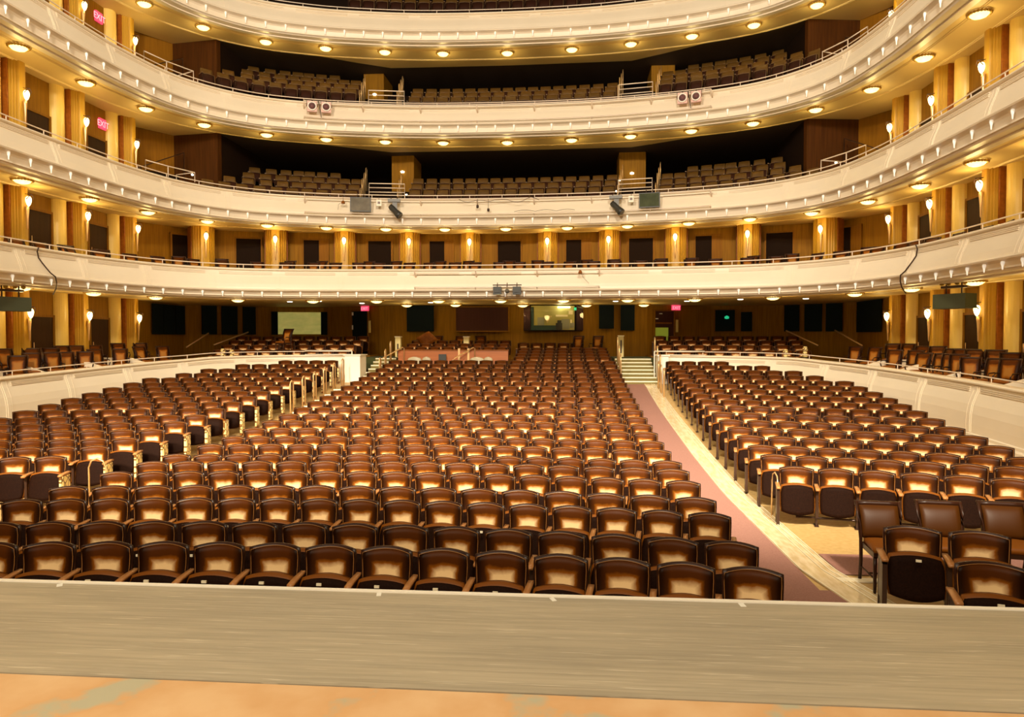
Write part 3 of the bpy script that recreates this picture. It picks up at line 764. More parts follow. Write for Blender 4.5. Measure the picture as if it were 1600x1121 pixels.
navy = [('lc1', .95, 1.7, 2.94, 4.2, 'dark acoustic panel in the left rear corner, nearest the column'), ('lc2', 1.75, 2.6, 2.94, 4.2, 'dark acoustic panel in the middle of the left rear corner'), ('lc3', 2.7, 3.45, 2.94, 4.2, 'dark acoustic panel at the far end of the left rear corner'),
        ('l1', 4.26, 4.92, 2.95, 4.25, 'navy acoustic panel left of the pale screen, furthest left of three'), ('l2', 5.14, 5.86, 2.95, 4.25, 'navy acoustic panel left of the pale screen, middle of three'),
        ('l3', 6.12, 6.78, 2.95, 4.25, 'navy acoustic panel nearest the left side of the pale screen'), ('cu', 14.41, 15.66, 3.09, 4.3, 'wide navy curtain panel between left exit door and maroon window'),
        ('p1', 23.0, 23.65, 3.2, 4.25, 'left one of two navy panels right of the lit control booth'), ('p2', 23.95, 24.56, 3.12, 4.25, 'right one of two navy panels right of the lit control booth'),
        ('r1', 31.5, 32.2, 3.08, 4.25, 'navy acoustic panel on right rear wall, furthest left of three'), ('r2', 32.46, 33.24, 3.07, 4.25, 'navy acoustic panel on right rear wall, middle of three'),
        ('r3', 33.42, 34.12, 3.06, 4.25, 'navy acoustic panel on right rear wall, furthest right of three'), ('rc', 34.9, 37.2, 3.02, 4.25, 'large dark acoustic panel in the right rear corner beside the column')]
for _, a, b, c, d, lab in navy:
    wpanel('acoustic_panel', a, b, c, d - .02, M['navy'], lab, 'wall panel')
wpanel('window_1', 16.69, 19.04, 3.11, 4.14, M['maroon'], 'long dark maroon curtained window at the back centre', 'window', frame=M['wall_brown'], struct_=True)
# pale screen in window with black curtains on both sides
r = wpanel('window_2', 7.72, 9.76, 2.97, 4.0, mat('pale_green_blind', (0.45, 0.42, 0.10), .6, noise=((0.75, 0.62, 0.25), 1.2, (1, 1, 3)), emis=(.55, .52, .14), estr=.35), 'pale yellow-green lit window with dark curtains at the left rear', 'window', struct_=True)
for x in (-1.12, 1.12):
    mb = MB()
    for i in range(6): mb.lathe([(.035, 0), (.035, 1.08)], 8, 0, Matrix.Translation((x - .11 + i * .045, -.03, -.03)))
    mb.build('curtain', M['navy'], r)
# lit control booth
p, a = wpos(20.99, .2)
r = empty('window_3', (p.x, p.y, 3.14), a); struct(r, 'lit control booth window with equipment behind the glass and maroon curtains', 'window')
booth_wall = mat('booth_back_wall', (0.50, 0.45, 0.14), .6)
booth_grey = mat('booth_grey_equipment', (0.30, 0.30, 0.22), .5)
booth_teal = mat('booth_dark_teal', (0.02, 0.06, 0.05), .5)
mb = MB(); mb.box(-.98, .92, .03, .05, 0, 1.06); mb.build('booth_back', booth_wall, r)
mb = MB(); mb.box(-1.28, 1.28, .051, .08, -.05, 1.11); mb.build('frame', M['dark'], r)
mb = MB(); mb.box(-.98, .3, -.02, .03, 0, .2); mb.box(-.98, -.86, -.02, .03, .2, 1.0); mb.build('desk', booth_teal, r)
mb = MB(); mb.box(.1, .38, -.06, -.02, .0, .3); mb.box(.16, .34, -.08, -.06, .25, .42); mb.build('monitor', M['black'], r)
mb = MB(); mb.box(.35, .7, -.03, .03, .05, .48); mb.box(-.7, -.4, -.02, .03, .2, .55); mb.box(.72, .9, -.02, .03, .1, .32); mb.build('rack', booth_grey, r)
mb = MB(); mb.box(.1, .62, -.03, .0, .58, .66); mb.box(.66, .84, -.03, 0, .68, .84); mb.box(.74, .8, -.03, 0, .3, .45); mb.build('papers', M['nosing'], r)
mb = MB(); mb.add([(-.4, -.0, .62), (-.05, -.0, .62), (-.28, 0, .3)], [(0, 1, 2)]); mb.build('lamp_shade', M['pedestal'], r)
mb = MB(); mb.box(.18, .72, -.04, -.0, .96, 1.02); mb.build('fluorescent_tube', M['spot_glow'], r)
mb = MB(); mb.box(.9, 1.02, -.03, 0, .86, .98); mb.build('green_lamp', M['greenlamp'], r)
for x0, x1 in ((-1.3, -1.02), (1.0, 1.28)):
    mb = MB(); n = 7
    for i in range(n): mb.lathe([(.03, -.02), (.024, 1.08)], 8, 0, Matrix.Translation((x0 + (x1 - x0) * (i + .5) / n, -.09, 0)))
    mb.build('curtain', M['maroon'], r)
glass = bpy.data.materials.new('booth_glass'); glass.use_nodes = True
gn = glass.node_tree; gn.nodes.clear(); go = gn.nodes.new('ShaderNodeOutputMaterial'); gm = gn.nodes.new('ShaderNodeMixShader'); gm.inputs[0].default_value = .025
gt = gn.nodes.new('ShaderNodeBsdfTransparent'); gg = gn.nodes.new('ShaderNodeBsdfGlossy'); gg.inputs['Roughness'].default_value = .03
gn.links.new(gt.outputs[0], gm.inputs[1]); gn.links.new(gg.outputs[0], gm.inputs[2]); gn.links.new(gm.outputs[0], go.inputs[0])
bl = bpy.data.lights.new('booth_tube_light', 'POINT'); bl.energy = 3; bl.color = (1, .95, .6); bl.shadow_soft_size = .1; add_lamp(bl, (p.x + .3, p.y - .11, 4.12))
mb = MB(); mb.box(-1.28, 1.28, -.16, -.155, -.02, 1.08); mb.build('glass_pane', glass, r)
r = wpanel('window_4', 28.55, 29.4, 3.09, 4.05, M['navy'], 'dark rear window with a small green lamp, right of the exit door', 'window', frame=M['wall_brown'], struct_=True)
mb = MB(); mb.lathe([(0, 0), (.09, .02), (.10, .1), (0, .16)], 10, 0, Matrix.Translation((.08, -.06, .55))); mb.build('green_lamp', M['greenlamp'], r)
r = wpanel('window_5', 29.66, 30.13, 3.09, 3.95, M['navy'], 'narrow dark rear window right of the green lamp', 'window', struct_=True)
# rear doors
def rear_door(s, z0, w, h, label, green):
    dn[0] += 1; p, a = wpos(s, .1)
    r = empty('door_%d' % dn[0], (p.x, p.y, z0), a); struct(r, label, 'door')
    mb = MB(); mb.box(-w / 2 - .06, -w / 2, -.06, .05, 0, h + .06); mb.box(w / 2, w / 2 + .06, -.06, .05, 0, h + .06); mb.box(-w / 2, w / 2, -.06, .05, h, h + .06); mb.build('door_frame', M['wall_brown'], r)
    mb = MB(); mb.box(-w / 2, w / 2, 0, .04, 0, h); mb.build('door_leaf', M['navy'] if not green else M['maroon'], r)
    if green:
        mb = MB(); mb.box(-w / 2 + .02, w / 2 - .28, -.02, 0, .05, 1.25); mb.build('door_window', mat('green_corridor_glow', (.22, .25, .03), .5, emis=(.20, .24, .02), estr=.5), r)
        mb = MB(); mb.box(-w / 2 + .03, -w / 2 + .16, -.02, 0, 1.62, 1.66); mb.box(-w / 2 + .22, -w / 2 + .36, -.02, 0, 1.85, 1.88); mb.build('lamp_reflection', M['tape'], r)
        mb = MB(); mb.box(-w / 2, w / 2 - .1, -.025, 0, 1.42, 1.48); mb.build('transom_bar', M['redbrown'], r)
    else:
        mb = MB(); mb.box(-w / 2, -w / 2 + .07, -.04, 0, 1.85, 2.0); mb.box(-w / 2, -w / 2 + .05, -.04, 0, 1.2, 1.4); mb.build('hinge', M['tape'], r)
    mb = MB(); mb.box(w / 2 + .08, w / 2 + .18, -.08, -.03, 1.05, 1.6); mb.build('wall_plate', M['pedestal'], r)
rear_door(12.06, 1.98, .9, 2.04, 'black exit door at the left rear with a pale hinge', False)
rear_door(25.93, 2.0, .94, 1.98, 'dark exit door at the right rear with green glow', True)
p, a = wpos(12.42, .2); exit_sign(p, a, 4.02, 'glowing pink exit sign over the left rear door')
p, a = wpos(26.45, .2); exit_sign(p, a, 4.02, 'glowing pink exit sign over the right rear door')
exit_sign(Vector((-13.98, 24.0)), PI / 2, 10.2, 'pink exit sign on the left wall of the second balcony', .36, .36)
exit_sign(Vector((13.98, 22.2)), -PI / 2, 10.2, 'pink exit sign on the right wall of the second balcony', .36, .36)
exit_sign(Vector((-13.98, 23.9)), PI / 2, 13.9, 'pink exit sign on the left wall of the third balcony', .36, .36)

# ------------------------------------------------------------------ ceiling bowl lights
def bowl_proto():
    r = empty('ceiling_light', (0, 0, 0), 0, 'x', 'ceiling light')
    mb = MB(); mb.lathe([(0, -.15), (.09, -.145), (.17, -.115), (.215, -.07), (.225, -.055)], 20); mb.build('glass_bowl', M['bulb'], r)
    mb = MB()
    pr = []
    n = 20
    for k in range(n):
        a = 2 * PI * k / n
        mb.lathe([(0, -.085), (.035, -.065), (.045, -.04), (.03, -.02), (0, -.015)], 6, 0, Matrix.Translation((.25 * math.cos(a), .25 * math.sin(a), 0)))
    mb.tube([(.25 * math.cos(2 * PI * k / 24), .25 * math.sin(2 * PI * k / 24), -.05) for k in range(24)], .022, 5, 0, True)
    mb.build('scalloped_ring', M['brass_ring'], r)
    mb = MB(); mb.lathe([(.05, -.06), (.05, 0)], 10); mb.build('stem', M['brass_ring'], r)
    return r
BP = bowl_proto(); BU = []
L34 = [(-12.75, 15.9), (-12.75, 18.7), (-12.75, 21.45), (-12.35, 24.0), (-11.25, 25.95), (-9.45, 27.4), (-7.3, 28.2), (-5.0, 28.75), (-2.65, 29.1)]
L2 = [(-12.7, 16.1), (-12.8, 18.8), (-12.7, 21.45), (-12.2, 23.8), (-11.1, 25.8), (-9.25, 26.9), (-7.15, 27.7), (-4.85, 28.2), (-2.48, 28.45)]
L1 = [(-12.8, 16.1), (-12.7, 18.6), (-12.3, 21.0), (-11.6, 23.2), (-9.6, 25.1), (-7.1, 26.0), (-4.7, 26.2), (-2.35, 26.3)]
for L, mid, sof, lab in ((L1, (0, 26.35), S1, 'under the first balcony'), (L2, (0, 28.52), S2, 'under the second balcony'), (L34, (0, 29.25), S3, 'under the third balcony'), (L34[3:], (0, 29.25), S4, 'under the top balcony')):
    full = L + [mid] + [(-x, y) for x, y in L[::-1]]
    for i, (x, y) in enumerate(full):
        place(BP, BU, (x, y, sof - .0), 0, 'lit glass bowl ceiling light %s, %s from the left wall' % (lab, onth(i + 1)), 'bowl lights under the balconies')
        add_lamp(clamp, (x, y, sof - .115 + .07))
        add_lamp(dlamp, (x, y, sof - .45))
for i, (x, y) in enumerate(((-4.3, 29.5), (-2.2, 29.4), (0.6, 30.0), (3.3, 30.1), (5.7, 30.0))):
    place(BP, BU, (x, y, S1), 0, 'lit bowl light in the second line under the first balcony, %s from the left' % onth(i + 1), 'bowl lights under the balconies')
    add_lamp(dlamp, (x, y, S1 - .45)); add_lamp(clamp, (x, y, S1 - .045))
dl = MB().lathe([(.0, -.02), (.09, -.02), (.11, 0)], 12).mesh('recessed_downlight', [M['spot_glow']])
for i, (x, y) in enumerate(((-8.6, 27.5), (-7.3, 27.2), (-6.1, 29.0), (-3.1, 28.6), (4.4, 28.2), (7.2, 28.3), (9.0, 27.2), (11.3, 26.9))):
    o = bpy.data.objects.new('recessed_downlight', dl); COL.objects.link(o); o.location = (x, y, S1)
    tag(o, 'small white recessed downlight in the low rear ceiling, %s from the left' % onth(i + 1), 'ceiling light', 'recessed downlights')

# ------------------------------------------------------------------ lighting pipes and what hangs from them
def frange(a, b, n): return [a + (b - a) * i / n for i in range(n + 1)]
def pipes(C, zr, s0, s1, nbr, label):
    r = empty('lighting_pipe', (0, 0, 0), 0, label, 'pipe rail')
    mb = MB(); mb.tube([C.at(s, .42, zr - .22) for s in frange(s0, s1, 40)], .022, 6); mb.build('upper_pipe', M['rail'], r)
    mb = MB(); mb.tube([C.at(s, .34, zr - .80) for s in frange(s0, s1, 40)], .022, 6); mb.build('lower_pipe', M['rail'], r)
    for s in frange(s0, s1, nbr):
        mb = MB(); mb.tube([C.at(s, .42, zr - .22), C.at(s, .05, zr - .42)], .025, 6); mb.build('bracket', M['rail'], r); mb = MB(); mb.tube([C.at(s, .34, zr - .80), C.at(s, .2, zr - .88)], .02, 6); mb.build('bracket', M['rail'], r)
    return r
pipes(CA, Z1, -2.85, 3.6, 3, 'short double pipe rail on the centre of the lowest balcony front')
pipes(CB, Z2, -7.9, 8.0, 7, 'long double pipe rail on the second balcony front')
pipes(CB, Z3, -7.9, 8.0, 7, 'long double pipe rail on the third balcony front')
def sx(C, x):   # arc length at lateral position x near the back
    s = x
    for _ in range(12): s += (x - C.pt(s).x)
    return s
for i, x in enumerate((-7.5, -6.97, 6.88, 7.38)):
    s = sx(CB, x); p = CB.at(s, .5, Z3 - .44); rz = CB.rz(s)
    r = empty('round_spotlight', p, rz, ('left' if i % 2 == 0 else 'right') + ' one of the pair of round spotlights on the ' + ('left' if i < 2 else 'right') + ' of the third balcony', 'spotlight', 'round spotlights on the third balcony')
    mb = MB(); mb.box(-.18, .18, 0, .12, -.2, .2); mb.build('housing', mat('pinkish_lamp_housing', (.75, .45, .38), .4), r) if i == 0 else mb.build('housing', bpy.data.materials['pinkish_lamp_housing'], r)
    T = Matrix.Translation((0, -.01, 0)) @ Matrix.Rotation(PI / 2, 4, 'X')
    mb = MB(); mb.lathe([(.17, -.02), (.17, .04), (.13, .045), (.13, .02)], 20, 0, T); mb.build('lens_ring', M['white'], r)
    mb = MB(); mb.lathe([(0, .0), (.08, .01), (.128, .03)], 20, 0, T); mb.build('lens', M['spot_pink'], r)
    mb = MB(); mb.tube([(0, .06, .2), (0, .0, .25)], .02, 6); mb.tube([(-.2, .06, 0), (-.2, .03, .25), (.2, .03, .25), (.2, .06, 0)], .012, 5); mb.build('yoke', M['dark_metal'], r)
for i, x in enumerate((-7.22, 7.12)):
    s = sx(CB, x); mb = MB()
    mb.tube([CB.at(s - .05 + .12 * math.sin(t * 3), .46, Z3 - .22 - .62 * math.sin(PI * t)) for t in frange(0, 1, 12)], .012, 5)
    tag(mb.build('cable_loop', M['dark_metal']), 'looped cable between the %s pair of round spotlights' % ('left' if i == 0 else 'right'), 'cable')
# monitors
for i, (x, w) in enumerate(((-5.68, .80), (5.68, .78))):
    s = sx(CB, x); p = CB.at(s, .50, Z2 - .46); rz = CB.rz(s)
    r = empty('monitor', p, rz, ('grey reflecting' if i == 0 else 'dark green') + ' flat monitor hung on the %s of the second balcony front' % ('left' if i == 0 else 'right'), 'screen', 'monitors on the second balcony')
    mb = MB(); mb.box(-w / 2, w / 2, 0, .08, -.30, .26); mb.build('casing', M['black'], r)
    m = mat('monitor_glass_%s' % ('grey' if i == 0 else 'green'), (.12, .10, .07) if i == 0 else (.03, .038, .008), .5, spec=.15, noise=((.20, .17, .12) if i == 0 else (.06, .07, .02), 3, (1, 1, 1)))
    mb = MB(); mb.box(-w / 2 + .03, w / 2 - .03, -.006, 0, -.26, .23); mb.build('screen', m, r)
    mb = MB(); mb.tube([(-.12, .04, .26), (-.12, 0, .36)], .02, 6); mb.tube([(.12, .04, .26), (.12, 0, .36)], .02, 6); mb.build('bracket', M['dark_metal'], r)
# moving head lights
for i, x in enumerate((-4.38, 4.42)):
    s = sx(CB, x); p = CB.at(s, .52, Z2 - .30); rz = CB.rz(s)
    r = empty('moving_head_light', p, rz, 'dark moving head stage light hung on the %s half of the second balcony' % ('left' if i == 0 else 'right'), 'stage light', 'moving head lights')
    mb = MB(); mb.box(-.24, .24, -.12, .12, -.08, .04); mb.build('base', M['grey'], r)
    mb = MB(); mb.box(-.07, .12, -.06, .06, -.42, -.08); mb.build('yoke', M['grey'], r)
    T = Matrix.Translation((.04, -.05, -.43)) @ Matrix.Rotation(-.75 + 0, 4, 'Y') @ Matrix.Rotation(-.25, 4, 'X')
    mb = MB(); mb.lathe([(.0, .30), (.10, .29), (.12, .2), (.11, 0), (.14, -.18), (.15, -.28), (.12, -.30), (.0, -.28)], 14, 0, T); mb.build('lamp_head', M['black'], r)
    mb = MB(); mb.lathe([(.08, -.29), (.125, -.295), (.125, -.31), (.08, -.31)], 14, 0, T); mb.build('lens_ring', M['grey'], r)
    mb = MB(); mb.tube([(-.12, 0, .03), (-.12, 0, .12)], .02, 5); mb.tube([(.12, 0, .03), (.12, 0, .12)], .02, 5); mb.build('clamp', M['dark_metal'], r)
for i, x in enumerate((-4.98, 5.0)):
    s = sx(CB, x); p = CB.at(s, .47, Z2 - .38); rz = CB.rz(s)
    r = empty('junction_box', p, rz, 'small pale junction box beside the %s moving head light' % ('left' if i == 0 else 'right'), 'electrical box')
    mb = MB(); mb.box(-.1, .1, 0, .08, -.14, .1); mb.build('casing', M['cream'], r)
    mb = MB(); mb.box(-.05, .05, -.006, 0, -.06, .03); mb.build('socket', M['dark_metal'], r)
    mb = MB(); mb.tube([(0, .04, .1), (0, .03, .2)], .01, 5); mb.build('hanger', M['dark_metal'], r)
s = sx(CB, -6.35); r = empty('bell_lamp', CB.at(s, .46, Z2 - .40), CB.rz(s), 'small bell shaped lamp with a wire left of the grey monitor', 'lamp')
mb = MB(); mb.lathe([(.075, -.06), (.07, 0), (.03, .06), (0, .07)], 10); mb.build('shade', M['redbrown'], r)
mb = MB(); mb.tube([(0, 0, .06), (0, 0, .18)], .008, 4); mb.tube([(-.05, 0, 0), (-.18, .0, -.1), (-.2, 0, -.3)], .006, 4); mb.build('wire', M['dark_metal'], r)
# microphones and cables mid balcony
for i, (x, d) in enumerate(((-1.05, .34), (-.62, .48))):
    s = sx(CB, x); r = empty('hanging_microphone', CB.at(s, .44, Z2 - .24), CB.rz(s), 'small %s hanging below the pipe near the centre of the second balcony' % ('hook' if i == 0 else 'camera'), 'microphone')
    mb = MB(); mb.tube([(0, 0, 0), (0, 0, -d + .1)], .008, 5); mb.build('cord', M['dark_metal'], r)
    mb = MB(); mb.lathe([(0, -.12), (.05, -.1), (.05, 0), (0, .02)], 8, 0, Matrix.Translation((0, 0, -d + .1))); mb.build('capsule', M['dark_metal'], r)
mb = MB(); s = sx(CB, -.2); mb.tube([CB.at(s - 1.6 + 3.2 * t, .45, Z2 - .24 - .10 * abs(math.sin(7 * t)) - .05 * math.sin(19 * t)) for t in frange(0, 1, 50)], .009, 4)
tag(mb.build('cable_bundle', M['dark_metal']), 'untidy thin cable draped along the middle of the second balcony pipe', 'cable')
mb = MB(); s = sx(CB, 1.4); mb.tube([CB.at(s - 1.0 + 2.4 * t, .36, Z2 - .74 + .06 * abs(math.sin(9 * t))) for t in frange(0, 1, 40)], .008, 4)
tag(mb.build('cable_bundle', M['dark_metal']), 'thin cable lying on the lower pipe right of centre', 'cable')
# centre camera cluster on the lowest balcony
s = sx(CA, .42); r = empty('camera_rig', CA.at(s, .42, Z1 - .80), CA.rz(s), 'black rig of two square lamps and a camera at the lowest balcony centre', 'camera')
for x in (-.34, .34):
    mb = MB(); mb.box(x - .14, x + .14, -.1, .08, -.27, .0); mb.box(x - .1, x + .1, -.13, -.1, -.2, -.07); mb.build('square_lamp', M['black'], r)
mb = MB(); mb.lathe([(.0, .1), (.07, .08), (.08, -.05), (.06, -.12), (0, -.13)], 12, 0, Matrix.Translation((0, -.05, -.15)) @ Matrix.Rotation(PI / 2, 4, 'X')); mb.build('camera_body', M['grey'], r)
mb = MB(); mb.tube([(-.5, 0, .06), (.5, 0, .06)], .02, 6)
for x in (-.34, 0, .34): mb.tube([(x, 0, .14), (x, 0, 0)], .015, 5)
mb.build('mounting_bar', M['dark_metal'], r)
s = sx(CA, 2.95); r = empty('bell_lamp', CA.at(s, .42, Z1 - .30), CA.rz(s), 'tiny reddish lamp with a thin wire on the lowest balcony right of centre', 'lamp')
mb = MB(); mb.lathe([(.07, -.07), (.06, 0), (.02, .05)], 8); mb.build('shade', M['redbrown'], r)
mb = MB(); mb.tube([(.02, 0, -.05), (.1, .02, -.2), (.3, .05, -.4)], .005, 4); mb.build('wire', M['dark_metal'], r)
# box loudspeakers and cables on the side balcony fronts
for sg, y, z, nm in ((1, 18.65, 3.75, 'right'), (-1, 17.6, 3.72, 'left')):
    r = empty('loudspeaker', (sg * 12.2, y, z), (-PI / 2 + .5) if sg > 0 else (PI / 2 - .5), 'dark green grey loudspeaker hung below the %s side of the lowest balcony' % nm, 'loudspeaker')
    mb = MB(); mb.box(-.42, .42, -.15, .3, -.22, .15); mb.build('cabinet', mat('dark_green_cabinet_' + nm, (.05, .055, .025), .5), r)
    mb = MB(); mb.tube([(-.2, .05, .15), (-.2, .05, .5)], .02, 5); mb.tube([(.2, .05, .15), (.2, .05, .5)], .02, 5); mb.box(-.3, .3, -.02, .12, .3, .36); mb.build('hanging_frame', M['dark_metal'], r)
    mb = MB()
    for x in (-.3, -.12, .1, .3): mb.lathe([(0, -.05), (.05, -.03), (.06, .03), (0, .06)], 8, 0, Matrix.Translation((x, .02, .42)))
    mb.build('small_lamps', M['brass_ring'], r)
    s = CA.s_of_y(y + .6) * sg
    fr = [(.1, -.14), (.05, -.25), (.06, -.42), (.12, -.55), (.18, -.68), (.22, -.80), (.28, -.9), (.2, -1.05), (.05, -1.2), (-.2, -1.35)]
    mb = MB(); mb.tube([CA.at(s - sg * .02 * i * i * .5, o + .02, Z1 + dz) for i, (o, dz) in enumerate(fr)], .018, 5)
    tag(mb.build('hanging_cable', M['dark_metal']), 'dark cable falling over the lowest balcony front above the %s loudspeaker' % nm, 'cable')

# ------------------------------------------------------------------ auditorium seats
BASEW = .53
def seat_parts(w=BASEW, lo=False):
    nu, nv = (12, 8) if not lo else (4, 3)
    P = {}
    hw = .238
    def ztop(u): return .797 + .026 * (1 - u * u)
    def zb(u, v, z0=.36, g=0.0): return z0 + (ztop(u) + g - z0) * v
    def ycurve(v): return .03 - .10 * (1 - v) ** 1.0 + .04 * math.sin(PI * (1 - v)) + .03
    def corner(u, v, k=.025):      # draw in the outline at the top corners
        return 1 - k * max(0, (v - .75) / .25) ** 2
    def bfront(u, v):
        b = (1 - abs(u) ** 5) * (1 - (2 * v - 1) ** 6)
        x = u * (hw - .012) * corner(u, v) * (.93 + .07 * v); return (x, ycurve(v) - .065 * u * u - .028 * b, zb(u, v))
    def bback(u, v):
        x = u * (hw - .012) * corner(u, v) * (.93 + .07 * v); return (x, ycurve(v) - .065 * u * u + .012, zb(u, v))
    P['backrest'] = MB().slab(bfront, bback, nu, nv)
    edge = [bfront(-1, v / 6) for v in range(7)] + [bfront(-1 + u / 6, 1) for u in range(1, 12)] + [bfront(1, 1 - v / 6) for v in range(7)]
    if lo: edge = edge[::3] + [edge[-1]]
    P['backrest'].tube([(a, b - .004, c) for a, b, c in edge], .0036, 5 if not lo else 3, 1)
    def sfront(u, v):
        x = u * (hw + .006) * corner(u, v, .022) * (.93 + .07 * v); return (x, ycurve(v) - .065 * u * u + .006, zb(u, v, .32, .018))
    def sback(u, v):
        x = u * (hw + .006) * corner(u, v, .022) * (.93 + .07 * v); return (x, ycurve(v) - .065 * u * u + .032, zb(u, v, .32, .018))
    P['back_shell'] = MB().slab(sfront, sback, nu, nv)
    # tipped-up seat: cushion behind, dark bottom panel in front
    def pan(u, v, y, grow=0.0, k=1.0):
        zt = .565 + grow + .035 * (1 - u * u); zbm = .17 + .045 * u * u * 1.0 - grow * .3
        x = u * (.225 + grow * .6) * (1 - .10 * max(0, (v - .7) / .3) ** 2 - .05 * max(0, (.25 - v) / .25))
        return (x, y + .09 * v - .02 * (1 - u * u) * k, zbm + (zt - zbm) * v)
    P['seat'] = MB().slab(lambda u, v: pan(u, v, -.225, .022), lambda u, v: pan(u, v, -.225 + .085 - .02 * abs(2 * v - 1) ** 3, .014, -1), nu, nv)
    P['seat_bottom'] = MB().slab(lambda u, v: pan(u, v, -.262 + .01 * abs(u) ** 3, .0), lambda u, v: pan(u, v, -.232, .0), nu, nv)
    mb = MB(); x = -w / 2
    mb.slab(lambda u, v: (x + u * .028, -.30 + .34 * v, .595 - .02 * (1 - v) ** 3), lambda u, v: (x + u * .026, -.30 + .34 * v, .568 - .02 * (1 - v) ** 3), 2, 4 if not lo else 1)
    P['armrest'] = mb
    mb = MB(); mb.box(x - .018, x + .018, -.22, -.02, .14, .57); mb.box(x - .012, x + .012, -.17, -.07, .0, .14); mb.box(x - .03, x + .03, -.21, -.02, 0, .012)
    if not lo: mb.tube([(x - .01, -.12, .34), (x + w + .01, -.12, .34)], .014, 5)
    P['standard'] = mb
    mb = MB(); mb.box(-.022, .022, -.302, -.288, .575, .597); P['number_plate'] = mb
    return P
SP = seat_parts()
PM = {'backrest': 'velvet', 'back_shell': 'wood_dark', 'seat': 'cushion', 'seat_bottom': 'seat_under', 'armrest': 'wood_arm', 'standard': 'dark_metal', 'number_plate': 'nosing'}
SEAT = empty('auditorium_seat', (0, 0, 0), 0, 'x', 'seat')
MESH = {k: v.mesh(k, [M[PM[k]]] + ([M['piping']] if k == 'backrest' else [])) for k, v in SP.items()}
def child(me, parent, name=None):
    o = bpy.data.objects.new(name or me.name, me); COL.objects.link(o); o.parent = parent; return o
for k in ('backrest', 'seat', 'armrest', 'standard'): child(MESH[k], SEAT)
child(MESH['back_shell'], SEAT.children[0]); bt = child(MESH['seat_bottom'], SEAT.children[1])
child(MESH['number_plate'], SEAT)
# aisle-end standards
def end_left():       # ornate gilded panel seen from the stage on seats left of the hall
    a = MB(); a.box(-.015, .025, -.28, -.02, .0, .56); b = MB(); b.box(.026, .036, -.27, -.03, .05, .55)
    b.box(-.012, .026, -.292, -.281, .05, .55); return a, b
EA, EB = end_left(); me_end = EA.mesh('end_standard', [M['redbrown']]); me_orn = EB.mesh('scroll_panel', [M['ornate']])
mb = MB(); mb.box(-.02, .02, -.29, -.24, 0, .57); mb.box(-.02, .02, -.06, -.02, 0, .57); mb.box(-.02, .02, -.29, -.02, 0, .03); mb.box(-.02, .02, -.29, -.02, .52, .57); mb.box(-.005, .005, -.25, -.05, .03, .52)
me_end_r = mb.mesh('end_standard', [M['dark_metal']])
me_arm_x = MESH['armrest']
mb = MB(); mb.box(-BASEW / 2 - .018, -BASEW / 2 + .018, -.22, -.02, .14, .57); mb.box(-BASEW / 2 - .012, -BASEW / 2 + .012, -.17, -.07, 0, .14); mb.box(-BASEW / 2 - .03, -BASEW / 2 + .03, -.21, -.02, 0, .012)
me_std = mb.mesh('standard', [M['dark_metal']])

import bisect
def in_view(p, m=30):
    dx = p[0] - 2.5; dy = p[1]; dz = p[2] - 2.78
    yaw = math.radians(4.5); c = math.cos(yaw); s = math.sin(yaw)
    X = dx * c + dy * s; Z = -dx * s + dy * c
    if Z < 1: return False
    u = 800 + 1100 * X / Z; return -m < u < 1600 + m
seats = []      # (dist, x, y, z, rot, width, label, block, isLeftEnd, isRightEnd)
def arc_row(i, xa, xb, n, block, rowlab, count_from):
    y0 = ROWY[i]; z = ROWZ[i]; R = y0 + 16
    for k in range(n):
        x = xa + (xb - xa) * (k + .5) / n; y = row_y(y0, x); rz = -math.asin(max(-1, min(1, x / R)))
        w = (xb - xa) / n / math.cos(rz)
        if not in_view((x, y, z)): continue
        nn = (n - k) if count_from == 'right' else (k + 1)
        seats.append((math.hypot(x - 2.5, y), x, y, z, rz, w, nn, block, i, k == 0, k == n - 1))
NC = [16, 16, 17, 16, 17, 16, 17, 16, 17, 16, 17, 16, 17, 16, 17, 16, 16, 17, 16, 16, 15, 15, 15]
for i in range(23):
    arc_row(i, -4.25 if i < 20 else -4.2, 4.32 if i not in (21, 22) else 4.3, NC[i], 'centre', i, 'right')
def xout(i): return {19: 10.3, 20: 10.0, 21: 9.3, 22: 8.2}.get(i, min(10.78, 10.2 + .09 * (i - 9)) if i < 19 else 10.4)
for i in range(6, 23):
    a = 5.68 + .02 * (i - 6); b = xout(i)
    n = round((b - a) / .555)
    arc_row(i, a, b, n, 'right', i, 'left'); arc_row(i, -b, -a, n, 'left', i, 'right')
arc_row(2, 5.74, 8.6, 5, 'right', 2, 'left'); arc_row(1, 5.84, 8.7, 5, 'right', 1, 'left')
seats.sort(key=lambda t: t[0])
SHADE = ['polished brown leather seat', 'chestnut folding seat', 'brown tip-up seat']
def seat_label(t):
    nn, block, i = t[6], t[7], t[8]
    if block == 'centre': row = ('front' if i == 0 else onth(i + 1)) ; return 'brown folding seat, %s from the right aisle, %s row of the centre block' % (onth(nn), row)
    if i < 3: return 'brown folding seat, %s from the right aisle in the %s row beside the stage' % (onth(nn), 'nearest' if i == 1 else 'second')
    row = 'front' if i == 6 else onth(i - 5)
    return 'brown folding seat, %s from the aisle, %s row of the %s block' % (onth(nn), row, block)
USED = []
